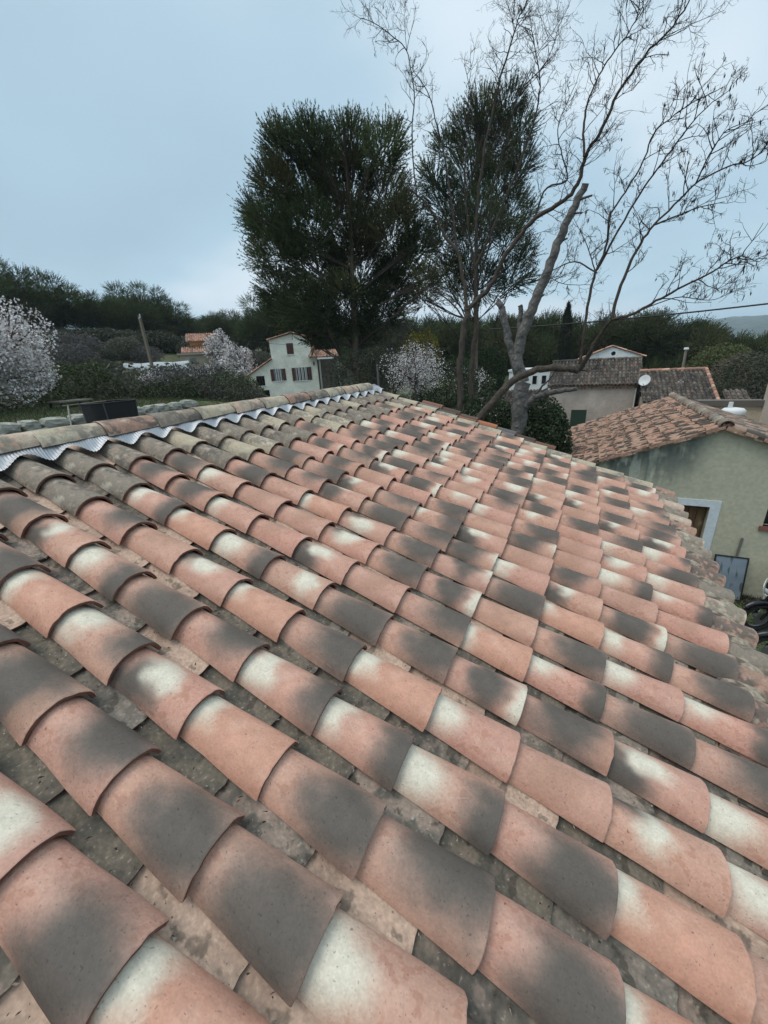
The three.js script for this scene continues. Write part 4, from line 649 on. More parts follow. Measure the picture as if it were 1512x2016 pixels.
// bare trees: limbs as measured, then spurs and twigs grown from them
function bareTree(key, name, label, mat, seed, twigs, spread, podShare) {
  const R = rng(seed), L = LIMBS[key], first = L[0][2][0], gy = land(first[0], first[2]), base = [first[0], gy, first[2]], t = thing(name, label, 'bare tree', base);
  const tw = new MB(), pods = new MB();
  const twig = (p, d, len, r, lvl) => {
    const n = 4, pts = [p.clone()], q = p.clone(), dd = d.clone();
    for (let k = 0; k < n; k++) { dd.add(rv(R).multiplyScalar(0.38)).add(V(0, 0.06, 0)).normalize(); q.addScaledVector(dd, len / n); pts.push(q.clone()); }
    tw.tube(pts, r, Math.max(0.0022, r * 0.4), lvl > 0 ? 4 : 3, false);
    if (lvl < 3) { const kids = lvl === 0 ? 4 : 3; for (let k = 0; k < kids; k++) { const i = 1 + Math.floor(R() * (n - 0.01)); if (R() < 0.85) twig(pts[i], dd.clone().multiplyScalar(0.6).add(rv(R).multiplyScalar(0.9)).normalize(), len * (0.4 + 0.25 * R()), r * 0.55, lvl + 1); } }
    if (podShare && lvl >= 1 && R() < podShare) for (let k = 0; k < 3; k++) { pods.color = [0.022, 0.016, 0.014]; const e = pts[n].clone().add(rv(R).multiplyScalar(0.03)), a = V(R() - 0.5, -2.4, R() - 0.5).normalize(), s = rv(R).multiplyScalar(0.011), f = e.clone().addScaledVector(a, 0.055 + 0.05 * R()); pods.quad(e, e.clone().lerp(f, 0.5).add(s), f, e.clone().lerp(f, 0.5).sub(s)); }
  };
  L.forEach(([r0, r1, raw], i) => {
    let pts = raw.map(p => V(...p)); const isTrunk = i === 0;
    if (isTrunk) { const a = pts[0], b = pts[1], g = V(a.x + (a.x - b.x) * 0.4, gy - 0.25, a.z); pts = [g, ...pts]; }
    const sm = pts.length > 2 ? smooth(pts, pts.length * 4) : [pts[0], pts[0].clone().lerp(pts[1], 0.5), pts[1]], m = new MB();
    const big = r0 > 0.09; for (let k = 1; k < sm.length; k++) sm[k].add(rv(R).multiplyScalar(Math.min(0.03, r0 * 0.22)));
    m.tube(sm, f => lerp(r0 * (isTrunk && f < 0.12 ? 1.35 - f * 3 : 1), r1, f) * (key === 'G' ? 0.64 : 0.52), 0, big ? 10 : 6, true, big ? 0.16 : 0.08, seed + i);
    wpart(isTrunk ? 'trunk' : 'limb', m.geo(), mat, t);
    if (!twigs || (isTrunk && key !== 'G')) return;
    for (let k = 2; k < sm.length; k++) {
      const f = k / sm.length, nn = twigs * (f < 0.25 ? 0.35 : 1), cnt = Math.floor(nn) + (R() < nn % 1 ? 1 : 0);
      for (let c = 0; c < cnt; c++) { const d = V().subVectors(sm[k], sm[k - 1]).normalize(), side = rv(R); side.addScaledVector(d, -side.dot(d)).normalize(); twig(sm[k], d.multiplyScalar(0.55).add(side.multiplyScalar(0.9)).add(V(0, 0.2, 0)).normalize(), spread * (0.5 + 0.8 * R()) * (1.1 - 0.4 * f), Math.min(lerp(r0, r1, f) * 0.5, 0.01), 0); }
    }
  });
  if (twigs) wpart('twigs', tw.geo(), mat, t, true); if (pods.i.length) wpart('seed_pods', pods.geo(), vcol, t, true);
  return t;
}
bareTree('A', 'bare_tree', 'dark bare tree whose long limb sweeps up over the grey cut trunk', darkBark, 61, 0.7, 0.66, 0.03);
bareTree('B', 'bare_tree', 'upright bare tree with a straight dark trunk and steep crown of twigs', darkBark, 62, 1.0, 0.75, 0);
bareTree('C', 'bare_tree', 'leaning bare tree with arching limbs hung with dark seed pods', darkBark, 63, 0.62, 0.54, 0.09);
bareTree('G', 'dead_tree', 'thick pale grey trunk with sawn-off limbs rising from the hedge', greyBark, 64, 0, 0, 0);

// leafy shrubs and flowering trees
function leafBall(m, R, n, rx, ry, rz, cy, size, cols, shell = 0.55) {
  for (let k = 0; k < n; k++) {
    const q = rv(R), l = q.length(); q.multiplyScalar((shell + (1.05 - shell) * l) / l); const wob = 0.8 + 0.45 * vn(q.x * 2.2 + 5, q.y * 2.2 + q.z * 2.9 + 5, 7);
    const p = V(q.x * rx * wob, cy + q.y * ry * wob, q.z * rz * wob); if (p.y < 0.02) continue;
    const c = cols[Math.floor(R() * cols.length)], f = 0.75 + 0.5 * R(); m.color = c.map(v => v * f);
    const a = rv(R).normalize().multiplyScalar(size * (0.6 + 0.7 * R())), b = V().crossVectors(a, rv(R)).normalize().multiplyScalar(size * 0.45);
    m.quad(p.clone().sub(a), p.clone().add(b), p.clone().add(a), p.clone().sub(b));
  }
}
const stemmed = (R, H, spread, n, r, lean = 0) => { const m = new MB(); const a = V(0, -0.15, 0), b = V(lean * H * 0.4, H * 0.35, 0); m.tube([a, a.clone().lerp(b, 0.5).add(V(0.03, 0, 0.02)), b], r, r * 0.75, 8, false, 0.1); const tips = []; for (let k = 0; k < n; k++) { const an = k / n * PL + R(), e = V(b.x + Math.cos(an) * spread * (0.5 + 0.5 * R()), H * (0.6 + 0.4 * R()), Math.sin(an) * spread * (0.5 + 0.5 * R())); const q = limb(m, R, b, e, r * 0.5, r * 0.12, 0.14, 5, 5); for (let i = 0; i < 4; i++) limb(m, R, q[2 + (i % 4)], e.clone().add(rv(R).multiplyScalar(spread * 0.45)), r * 0.16, 0.006, 0.12, 3, 3); } return m; };
const PETAL = [[0.68, 0.66, 0.66], [0.76, 0.75, 0.75], [0.64, 0.6, 0.6], [0.82, 0.81, 0.8], [0.3, 0.25, 0.23]];
function almond(label, az, d, el0, H, spread, blossoms, size, seed, lean = 0, group) {
  const R = rng(seed), [x, z] = azPos(az, d), y = el0 === null ? land(x, z) : 0.639 + d * Math.tan(el0 * Math.PI / 180), t = thing('almond_tree', label, 'almond tree', [x, y, z], group);
  part('trunk', stemmed(R, H, spread * 0.85, 9, H * 0.045, lean).geo(), darkBark, t);
  const m = new MB(), sub = []; for (let k = 0; k < 26; k++) { const q = rv(R); sub.push([q.x * spread * 0.72, H * 0.62 + q.y * H * 0.34, q.z * spread * 0.72, spread * (0.22 + 0.16 * R())]); }
  for (const [sx, sy, sz, sr] of sub) for (let k = 0; k < blossoms / 26; k++) {
    const q = rv(R), p = V(sx + lean * H * 0.4 + q.x * sr * 1.35, sy + q.y * sr * 1.2, sz + q.z * sr * 1.35), c = PETAL[Math.floor(R() * PETAL.length)], f = 0.85 + 0.25 * R(); m.color = c.map(v => v * f);
    const a = rv(R).normalize().multiplyScalar(size * (0.7 + 0.6 * R())), b = V().crossVectors(a, rv(R)).normalize().multiplyScalar(size * 0.8); m.quad(p.clone().sub(a), p.clone().add(b), p.clone().add(a), p.clone().sub(b));
  }
  part('blossom', m.geo(), leafM, t, true);
  const w = new MB(); for (let k = 0; k < 160; k++) { const [sx, sy, sz, sr] = sub[k % 26], a = V(sx * 0.7 + lean * H * 0.4, sy - 0.1, sz * 0.7); limb(w, R, a, V(sx + lean * H * 0.4, sy, sz).add(rv(R).multiplyScalar(sr * 1.5)), 0.012 * H / 4, 0.004, 0.1, 3, 3); } part('twigs', w.geo(), darkBark, t, true); return t;
}
almond('large white-blossomed almond with a leaning dark trunk beside the stone wall', -69.6, 15.5, -3.2, 2.75, 2.25, 30000, 0.036, 71, -0.1);
almond('white-blossomed tree against the pines beside the white house', -44.6, 52, null, 6.4, 2.3, 4200, 0.1, 72);
almond('thin pale-blossomed shrub in front of the leaning wooden pole', -54.3, 21, -4.6, 1.9, 0.85, 2600, 0.035, 73);
almond('faded pinkish blossom tree in front of the low outbuilding', -48.8, 44, null, 4.4, 2.0, 2600, 0.07, 74);
almond('pale grey-pink blossoming bush by the foot of the broad pine', -21.6, 19, -5.4, 2.3, 1.55, 5000, 0.03, 75);
almond('whitish blossom tree overhanging the ochre house', -46.8, 58, null, 5.8, 1.9, 4000, 0.1, 76);
almond('small pale blossom bush beyond the two straight bare trunks', -14.8, 24, -5.2, 1.9, 1.2, 1500, 0.04, 77);

const SCRUB = [[0.06, 0.07, 0.044], [0.074, 0.08, 0.054], [0.09, 0.092, 0.068], [0.05, 0.058, 0.036]], OLIVE = [[0.11, 0.115, 0.085], [0.13, 0.13, 0.1], [0.085, 0.09, 0.066]], YELLOW = [[0.3, 0.24, 0.03], [0.2, 0.18, 0.04], [0.1, 0.11, 0.03]], GREY = [[0.11, 0.105, 0.1], [0.085, 0.08, 0.078], [0.13, 0.125, 0.12]];
function bushProto(name, label, cols, seed, w, h, n, size, group, shell) {
  const R = rng(seed), t = thing(name, label, 'bush', [0, 0, 0], group); part('stems', stemmed(R, h * 0.9, w * 0.8, 7, 0.04).geo(), darkBark, t); const m = new MB(); leafBall(m, R, n, w, h * 0.55, w, h * 0.5, size, cols, shell); part('foliage', m.geo(), leafM, t, true); return t;
}
const SL = 'dark green scrub bush on the slope below the pine wood', SG = 'scrub bushes on the slope';
const protos = [bushProto('scrub_bush', SL, SCRUB, 81, 1.7, 2.2, 7000, 0.1, SG, 0.3), bushProto('scrub_bush', 'pale olive-grey scrub bush on the slope below the pine wood', OLIVE, 82, 1.9, 2.4, 6500, 0.1, SG, 0.3), bushProto('scrub_bush', 'bare grey twiggy scrub bush on the slope below the pine wood', GREY, 83, 1.8, 2.3, 4000, 0.09, SG, 0.2)];
{
  const R = rng(92); let i = 0; const used = new Set();
  for (let k = 0; k < 84; k++) {
    const az = -72 + 34 * ((k * 0.618034) % 1), d = 22 + 46 * ((k * 0.7548777) % 1), [x, z] = azPos(az, d); if (az > -47 && d < 54) continue; if (az < -62 && d < 26) continue; if (Math.abs(az + 47.5) < 6 && d > 36 && d < 60) continue; if (Math.abs(az + 54) < 5 && d > 46 && d < 58) continue;
    const kd = k % 3; let o = protos[kd]; if (used.has(kd)) o = copyOf(o); else used.add(kd);
    const s = 0.7 + 0.6 * R(); o.position.set(x, land(x, z) - 0.1, z); o.scale.set(s * 1.1, s * 0.92, s * 1.1); o.rotation.y = R() * PL;
  }
}
function single(name, label, cols, seed, az, d, el0, w, h, n, size, cat = 'bush') { const t = bushProto(name, label, cols, seed, w, h, n * 2, size); t.userData.category = cat; const [x, z] = azPos(az, d); t.position.set(x, el0 === null ? land(x, z) - 0.05 : 0.639 + d * Math.tan(el0 * Math.PI / 180), z); return t; }
single('laurel_bush', 'rounded dark glossy bush behind the black mesh trampoline', [[0.035, 0.055, 0.022], [0.05, 0.07, 0.03], [0.1, 0.11, 0.06]], 101, -62.2, 19, -3.6, 1.5, 1.6, 3200, 0.06);
single('green_shrub', 'dense mid-green shrub below the faded pink blossom tree', [[0.04, 0.075, 0.025], [0.05, 0.085, 0.03]], 102, -49.5, 24, -5.2, 2.2, 1.9, 4200, 0.06);
single('green_shrub', 'pale green shrub at the left foot of the white house', [[0.1, 0.12, 0.05], [0.08, 0.1, 0.045]], 103, -45.3, 30, -4.2, 1.7, 1.6, 3200, 0.06);
single('mimosa_bush', 'bright yellow flowering bush beside the smoke-grey thicket', YELLOW, 104, -20.8, 24, -3.2, 1.1, 2.6, 2600, 0.06);
single('grey_thicket', 'smoke-grey bare thicket beside the yellow bush', GREY, 105, -24.4, 26, -3.6, 1.5, 3.6, 3600, 0.045, 'thicket');
single('dark_shrub', 'dark green shrub between the pine trunk and the ridge end', SCRUB, 106, -28, 23, -5, 2.0, 2.6, 4200, 0.06);
single('dark_shrub', 'dark evergreen shrub behind the straight bare trunks', [[0.03, 0.05, 0.022], [0.045, 0.065, 0.03]], 107, -17.4, 21, -6.4, 1.6, 2.2, 4000, 0.06);
single('dark_shrub', 'tall dark evergreen behind the leaning bare tree', [[0.03, 0.05, 0.022], [0.045, 0.065, 0.03]], 117, -12.6, 33, -5.6, 1.7, 3.6, 4000, 0.09);
single('palm_shrub', 'yellow-green spreading shrub behind the long dark roof', [[0.12, 0.13, 0.05], [0.08, 0.1, 0.04]], 108, 12.6, 44, -5.0, 2.0, 3.4, 3200, 0.11);
single('brown_shrub', 'brownish twiggy shrub beside the yellow-green one behind the roofs', [[0.16, 0.13, 0.1], [0.12, 0.1, 0.08]], 109, 15.2, 40, -6.0, 2.4, 3.2, 3000, 0.08);
single('dark_shrub', 'dark hedge bush beside the beige house corner', SCRUB, 110, 15.9, 30, -8.0, 1.8, 3.4, 3600, 0.08);
[[-58.5, 18, 1.3, 1.5], [-56.2, 20, 1.5, 1.7], [-53.4, 17.5, 1.2, 1.35], [-51.6, 20, 1.6, 1.9], [-47.6, 19, 1.6, 1.7], [-45.6, 21, 1.5, 1.5], [-60.5, 22, 1.6, 1.9], [-49, 27, 1.9, 2.1], [-53, 26, 1.8, 2.2], [-57, 27, 1.9, 2.3]].forEach(([az, d, w, h], i) => { const t = single('garden_shrub', ['dark green', 'pale olive', 'deep green', 'grey twiggy'][i % 4] + ' garden shrub in the row just past the ridge and terrace', [SCRUB, OLIVE, [[0.034, 0.048, 0.024], [0.042, 0.056, 0.028]], GREY][i % 4], 130 + i, az, d, -4.9 - (i % 3) * 0.3, w, h * (0.75 + 0.5 * hash(i, 4, 9)), 1900, 0.06); t.userData.group = 'shrubs in the row past the terrace'; });
{ const R = rng(93), o0 = bushProto('wood_edge_bush', 'dark tall bush under the pines at the edge of the wood', SCRUB, 150, 2.3, 2.4, 6000, 0.14, 'bushes under the pines at the edge of the wood', 0.3); for (let k = 0; k < 17; k++) { const o = k ? copyOf(o0) : o0, [x, z] = azPos(-73 + k * 1.75, 66 + 10 * R()); o.position.set(x, land(x, z) - 0.2, z); const s = 0.8 + 0.5 * R(); o.scale.set(s * 1.2, s, s * 1.2); o.rotation.y = R() * PL; } }
// evergreen hedge at the foot of the dead trunk, starred with small white flowers
{
  const R = rng(120), HED = [[0.034, 0.054, 0.026], [0.044, 0.066, 0.03], [0.058, 0.08, 0.042]];
  for (const [x, z, w, h, lab] of [[1.92, -10.7, 0.85, 3.75, 'dark evergreen hedge with white flowers right of the grey trunk'], [0.35, -10.9, 1.1, 3.7, 'dark evergreen hedge left of the grey trunk']]) {
    const t = thing('hedge', lab, 'hedge', [x, land(x, z), z]); part('stems', stemmed(R, h * 0.9, w * 0.7, 8, 0.05).geo(), darkBark, t);
    const m = new MB(); leafBall(m, R, 26000, w, h * 0.56, w * 0.95, h * 0.48, 0.06, HED, 0.45); part('foliage', m.geo(), leafM, t, true);
    const f = new MB(); leafBall(f, R, 260, w * 1.02, h * 0.57, w * 0.97, h * 0.48, 0.03, [[0.5, 0.5, 0.46], [0.4, 0.4, 0.36]], 0.85); part('flowers', f.geo(), leafM, t, true);
  }
}

// ---------------------------------------------------------------- poles and wires
const poleWood = wood(120, 108, 92, 77);
{
  const t = thing('utility_pole', 'weathered wooden pole leaning left above the scrub', 'pole', [-16.58, -1.2, -13.1]);
  part('post', new MB().tube([V(0, -0.3, 0), V(0.02, 2.2, -0.02), V(0.04, 4.52, -0.05)], 0.1, 0.075, 10, true, 0.06).geo(), poleWood, t); part('insulator', new MB().tube([V(0.04, 4.4, 0), V(0.16, 4.45, 0), V(0.16, 4.58, 0)], 0.025, 0.03, 6).geo(), white, t);
  t.rotation.z = 0.05;
  const p = thing('utility_pole', 'short wooden pole with a pale cap behind the long dark roof', 'pole', [10.6, land(10.6, -45), -45]); const H = 0.3 - p.position.y;
  part('post', new MB().tube([V(0, -0.2, 0), V(-0.1, H, 0)], 0.13, 0.11, 9).geo(), poleWood, p); part('cap', new THREE.CylinderGeometry(0.16, 0.2, 0.18, 10).translate(-0.1, H + 0.09, 0), white, p);
  const q = thing('post', 'slim grey post by the foot of the broad pine', 'post', [...(([x, z]) => [x, land(x, z), z])(azPos(-26.6, 18))]); part('shaft', new MB().tube([V(0, -0.2, 0), V(-0.05, 0.5 - q.position.y, 0)], 0.05, 0.045, 8).geo(), greyBark, q); part('cap', new THREE.SphereGeometry(0.06, 10, 8).translate(-0.05, 0.5 - q.position.y, 0), greyBark, q);
  const wire = (label, a, b, r, sag) => { const t = thing('overhead_wire', label, 'wire', a); const pts = []; for (let k = 0; k <= 24; k++) { const f = k / 24; pts.push(V(...a).lerp(V(...b), f).add(V(0, -sag * 4 * f * (1 - f), 0))); } wpart('cable', new MB().tube(pts, r, r, 5).geo(), darkM, t); };
  const P = (az, d, el) => { const [x, z] = azPos(az, d); return [x, 0.639 + d * Math.tan(el * Math.PI / 180), z]; };
  wire('thick dark cable strung from the bare trees past the far hills', P(-12, 17, 3.2), P(24, 15, 3.6), 0.022, 0.1);
  wire('thin wire running from the leaning pole towards the white house', P(-54.3, 24, 5.8), P(-36, 46, 2.6), 0.012, 0.3);
}
// ---------------------------------------------------------------- terrace on the left: dry stone wall, mesh trampoline, posts
{
  const R = rng(140), t = thing('stone_wall', 'dry stone retaining wall of pale rough boulders below the grass', 'wall', [-7.6, -1.1, -3.8]);
  const sm = [0, 1, 2].map(k => std({ bumpMap: crustBump, bumpScale: 0.02, map: tex(64, 64, (u, v) => { const n = fbm(u * 6, v * 6, 500 + k, 4), m = fbm(u * 14, v * 14, 510 + k, 3), c = mix3([176, 176, 166], [128, 130, 122], n).map(x => x * (0.8 + 0.4 * m)); return mix3(c, [92, 96, 74], sst(0.6, 0.72, fbm(u * 5, v * 5, 520 + k, 3)) * 0.5); }) }));
  const sg = [0, 1, 2, 3].map(k => { const g = new THREE.IcosahedronGeometry(1, 2), p = g.attributes.position; for (let i = 0; i < p.count; i++) { const v = V(p.getX(i), p.getY(i), p.getZ(i)), q = Math.max(Math.abs(v.x), Math.abs(v.y), Math.abs(v.z)); v.multiplyScalar(lerp(1, 0.85 / q, 0.55) * (0.85 + 0.3 * vn(v.x * 1.7 + 5 + k * 9, v.y * 1.7 + v.z * 1.3 + 5, k + 3))); p.setXYZ(i, v.x, v.y, v.z); } g.computeVertexNormals(); return g; });
  for (let row = 0; row < 3; row++) for (let z = -1.4; z > -7.6;) { const w = 0.16 + 0.16 * R(), y = -0.72 + row * 0.24 + (R() - 0.5) * 0.05, m = part('stone', sg[Math.floor(R() * 4)], sm[Math.floor(R() * 3)], t); m.position.set(-7.52 - row * 0.09 + (R() - 0.5) * 0.06 + 7.6, y + 1.1, z - w + 3.8); m.scale.set(0.17, 0.125 + 0.03 * R(), w); m.rotation.set((R() - 0.5) * 0.3, (R() - 0.5) * 0.3, (R() - 0.5) * 0.2); z -= w * 1.9; }
}
{
  const t = thing('trampoline', 'black mesh-sided trampoline enclosure behind the ridge tiles', 'trampoline', [-6.55, -1.0, -4.66]);
  const net = std({ color: rgb(26, 28, 30), roughness: 0.8, side: THREE.DoubleSide }), cornersA = []; const N = 28, rx = 0.36, rz = 0.5, yt = 1.13, ty = 0.62;
  const ring = (y, s) => { const o = []; for (let k = 0; k <= N; k++) { const a = k / N * PL, c = Math.cos(a), q = Math.sin(a), pw = v => Math.sign(v) * Math.abs(v) ** 0.55; o.push(V(pw(c) * rx * s, y, pw(q) * rz * s)); } return o; };
  const m = new MB(), A = ring(0.45, 0.9), B = ring(yt, 1); for (let k = 0; k < N; k++) m.quad(A[k], A[k + 1], B[k + 1], B[k]); part('mesh_side', m.geo(), net, t); const f = new MB(); for (let k = 0; k < N; k++) f.tri(V(0, 0.5, 0), A[k + 1], A[k]); part('mat', f.geo(), net, t);
  part('top_rim', new MB().tube(ring(yt, 1), 0.014, 0.014, 6, false).geo(), darkM, t); part('bottom_rim', new MB().tube(ring(0.45, 0.9), 0.016, 0.016, 6, false).geo(), darkM, t);
  for (const k of [2, 9, 16, 23]) part('leg', new MB().tube([V(A[k].x, -0.15, A[k].z), A[k].clone(), B[k].clone()], 0.014, 0.014, 6).geo(), std({ color: rgb(84, 88, 90), roughness: 0.5, metalness: 0.4 }), t);
}
{
  const t = thing('washing_frame', 'pale post and rail frame standing beside the black trampoline', 'frame', [-6.93, -1.05, -3.95]), pm = std({ color: rgb(186, 184, 172), roughness: 0.7 });
  part('post', new MB().tube([V(-0.04, -0.1, 0.05), V(0.02, 1.17, -0.07)], 0.018, 0.016, 8).geo(), pm, t); part('post', new MB().tube([V(0.22, -0.1, -0.42), V(0.18, 1.16, -0.4)], 0.014, 0.014, 8).geo(), darkM, t); part('rail', new MB().tube([V(-0.02, 1.17, 0.02), V(0.32, 1.2, -0.7)], 0.012, 0.012, 6).geo(), std({ color: rgb(110, 106, 94) }), t);
}
{
  const t = thing('garden_table', 'low dark garden table under the blossoming almond', 'table', [-10.9, -0.4, -6.1]); part('top', boxG(-0.35, 0.35, 0.42, 0.46, -0.45, 0.45), std({ color: rgb(120, 112, 100) }), t); for (const [x, z] of [[-0.3, -0.4], [0.3, -0.4], [-0.3, 0.4], [0.3, 0.4]]) part('leg', boxG(x - 0.025, x + 0.025, -0.15, 0.419, z - 0.025, z + 0.025), darkM, t);
}
// grass on the terrace
{
  const R = rng(150), m = new MB(); for (let k = 0; k < 26000; k++) { const x = -7.9 - R() * 9, z = 0 - R() * 14, y = land(x, z), h = 0.04 + 0.08 * R(), s = 0.012; m.color = [[0.07, 0.1, 0.03], [0.09, 0.11, 0.045], [0.13, 0.12, 0.07], [0.05, 0.075, 0.025]][Math.floor(R() * 4)]; const a = R() * PL; m.tri(V(x - Math.cos(a) * s, y - 0.01, z - Math.sin(a) * s), V(x + Math.cos(a) * s, y - 0.01, z + Math.sin(a) * s), V(x + (R() - 0.5) * 0.08, y + h, z + (R() - 0.5) * 0.08)); }
  const g = new THREE.Mesh(m.geo(), leafM); shade(g); g.name = 'terrace_grass'; g.userData = { kind: 'stuff', label: 'rough short grass on the terrace above the stone wall', category: 'grass' }; scene.add(g);
  const n = new MB(); for (let k = 0; k < 9000; k++) { const x = 5.2 + R() * 4, z = -9.45 + (R() ** 2) * 4, y = land(x, z), h = 0.03 + 0.1 * R() * sst(-8.2, -9.4, z), s = 0.012; n.color = [[0.04, 0.06, 0.02], [0.06, 0.07, 0.03], [0.1, 0.09, 0.06]][Math.floor(R() * 3)]; const a = R() * PL; n.tri(V(x - Math.cos(a) * s, y - 0.01, z - Math.sin(a) * s), V(x + Math.cos(a) * s, y - 0.01, z + Math.sin(a) * s), V(x + (R() - 0.5) * 0.1, y + h, z + (R() - 0.5) * 0.1)); }
  const w = new THREE.Mesh(n.geo(), leafM); shade(w); w.name = 'yard_weeds'; w.userData = { kind: 'stuff', label: 'dark weeds along the foot of the green-grey wall', category: 'weeds' }; scene.add(w);
}
// ---------------------------------------------------------------- in the yard: steel panel, garden chair, motorcycles
{
  const zf = -9.5, t = thing('metal_panel', 'grey-blue steel panel in an angle-iron frame leaning against the wall', 'panel', [6.2, -4.75, -9.2]);
  const sheet = std({ metalness: 0.35, roughness: 0.55, map: tex(128, 192, (u, v) => { const n = fbm(u * 4, v * 6, 601, 4), s = fbm(u * 16, v * 3, 604, 3), c = mix3([122, 138, 152], [146, 158, 168], n); return mix3(c, [74, 78, 80], sst(0.6, 0.74, s) * 0.7); }) });
  const lean = new THREE.Group(); const p1 = part('sheet', boxG(-0.27, 0.27, 0.02, 0.96, -0.006, 0.006), sheet, t); const p2 = part('frame', mergeGeometries([boxG(-0.295, -0.271, 0, 0.985, -0.02, 0.02), boxG(0.271, 0.295, 0, 0.985, -0.02, 0.02), boxG(-0.27, 0.27, 0.961, 0.985, -0.02, 0.02), boxG(-0.27, 0.27, -0.005, 0.019, -0.02, 0.02)]), std({ color: rgb(48, 46, 46), roughness: 0.6, metalness: 0.4 }), t);
  for (const p of [p1, p2]) p.rotation.x = -0.2; t.position.set(6.24, land(6.24, -9.2), -9.26);
}
{
  const y = land(6.95, -9.1), t = thing('garden_chair', 'white metal garden chair with a wire back by the weedy wall', 'chair', [7.02, y, -9.0]), wm = std({ color: rgb(216, 218, 214), roughness: 0.45 });
  const bar = (n, pts, r = 0.011) => part(n, new MB().tube(pts, r, r, 6).geo(), wm, t);
  for (const s of [-1, 1]) { bar('leg', [V(s * 0.22, 0, 0.22), V(s * 0.21, 0.42, 0.19)]); bar('leg', [V(s * 0.22, 0, -0.26), V(s * 0.21, 0.42, -0.2)]); bar('armrest', smooth([V(s * 0.24, 0.42, 0.19), V(s * 0.27, 0.6, 0.2), V(s * 0.27, 0.64, 0.1), V(s * 0.25, 0.62, -0.2)], 12)); }
  const back = bar('back_frame', smooth([V(-0.22, 0.42, -0.2), V(-0.22, 0.85, -0.27), V(-0.16, 0.95, -0.29), V(0.16, 0.95, -0.29), V(0.22, 0.85, -0.27), V(0.22, 0.42, -0.2)], 24)); const seat = bar('seat_frame', [V(-0.21, 0.42, -0.2), V(0.21, 0.42, -0.2), V(0.21, 0.42, 0.2), V(-0.21, 0.42, 0.2), V(-0.21, 0.42, -0.2)]);
  for (let k = 0; k < 11; k++) { const x = -0.19 + k * 0.038; part('wire', new MB().tube([V(x, 0.43, -0.205), V(x, 0.93, -0.285)], 0.003, 0.003, 4).geo(), wm, back); part('wire', new MB().tube([V(x, 0.42, -0.2), V(x, 0.42, 0.2)], 0.003, 0.003, 4).geo(), wm, seat); }
  for (let k = 0; k < 9; k++) part('wire', new MB().tube([V(-0.21, 0.48 + k * 0.05, -0.213 - k * 0.008), V(0.21, 0.48 + k * 0.05, -0.213 - k * 0.008)], 0.003, 0.003, 4).geo(), wm, back);
  t.rotation.y = -0.35;
}
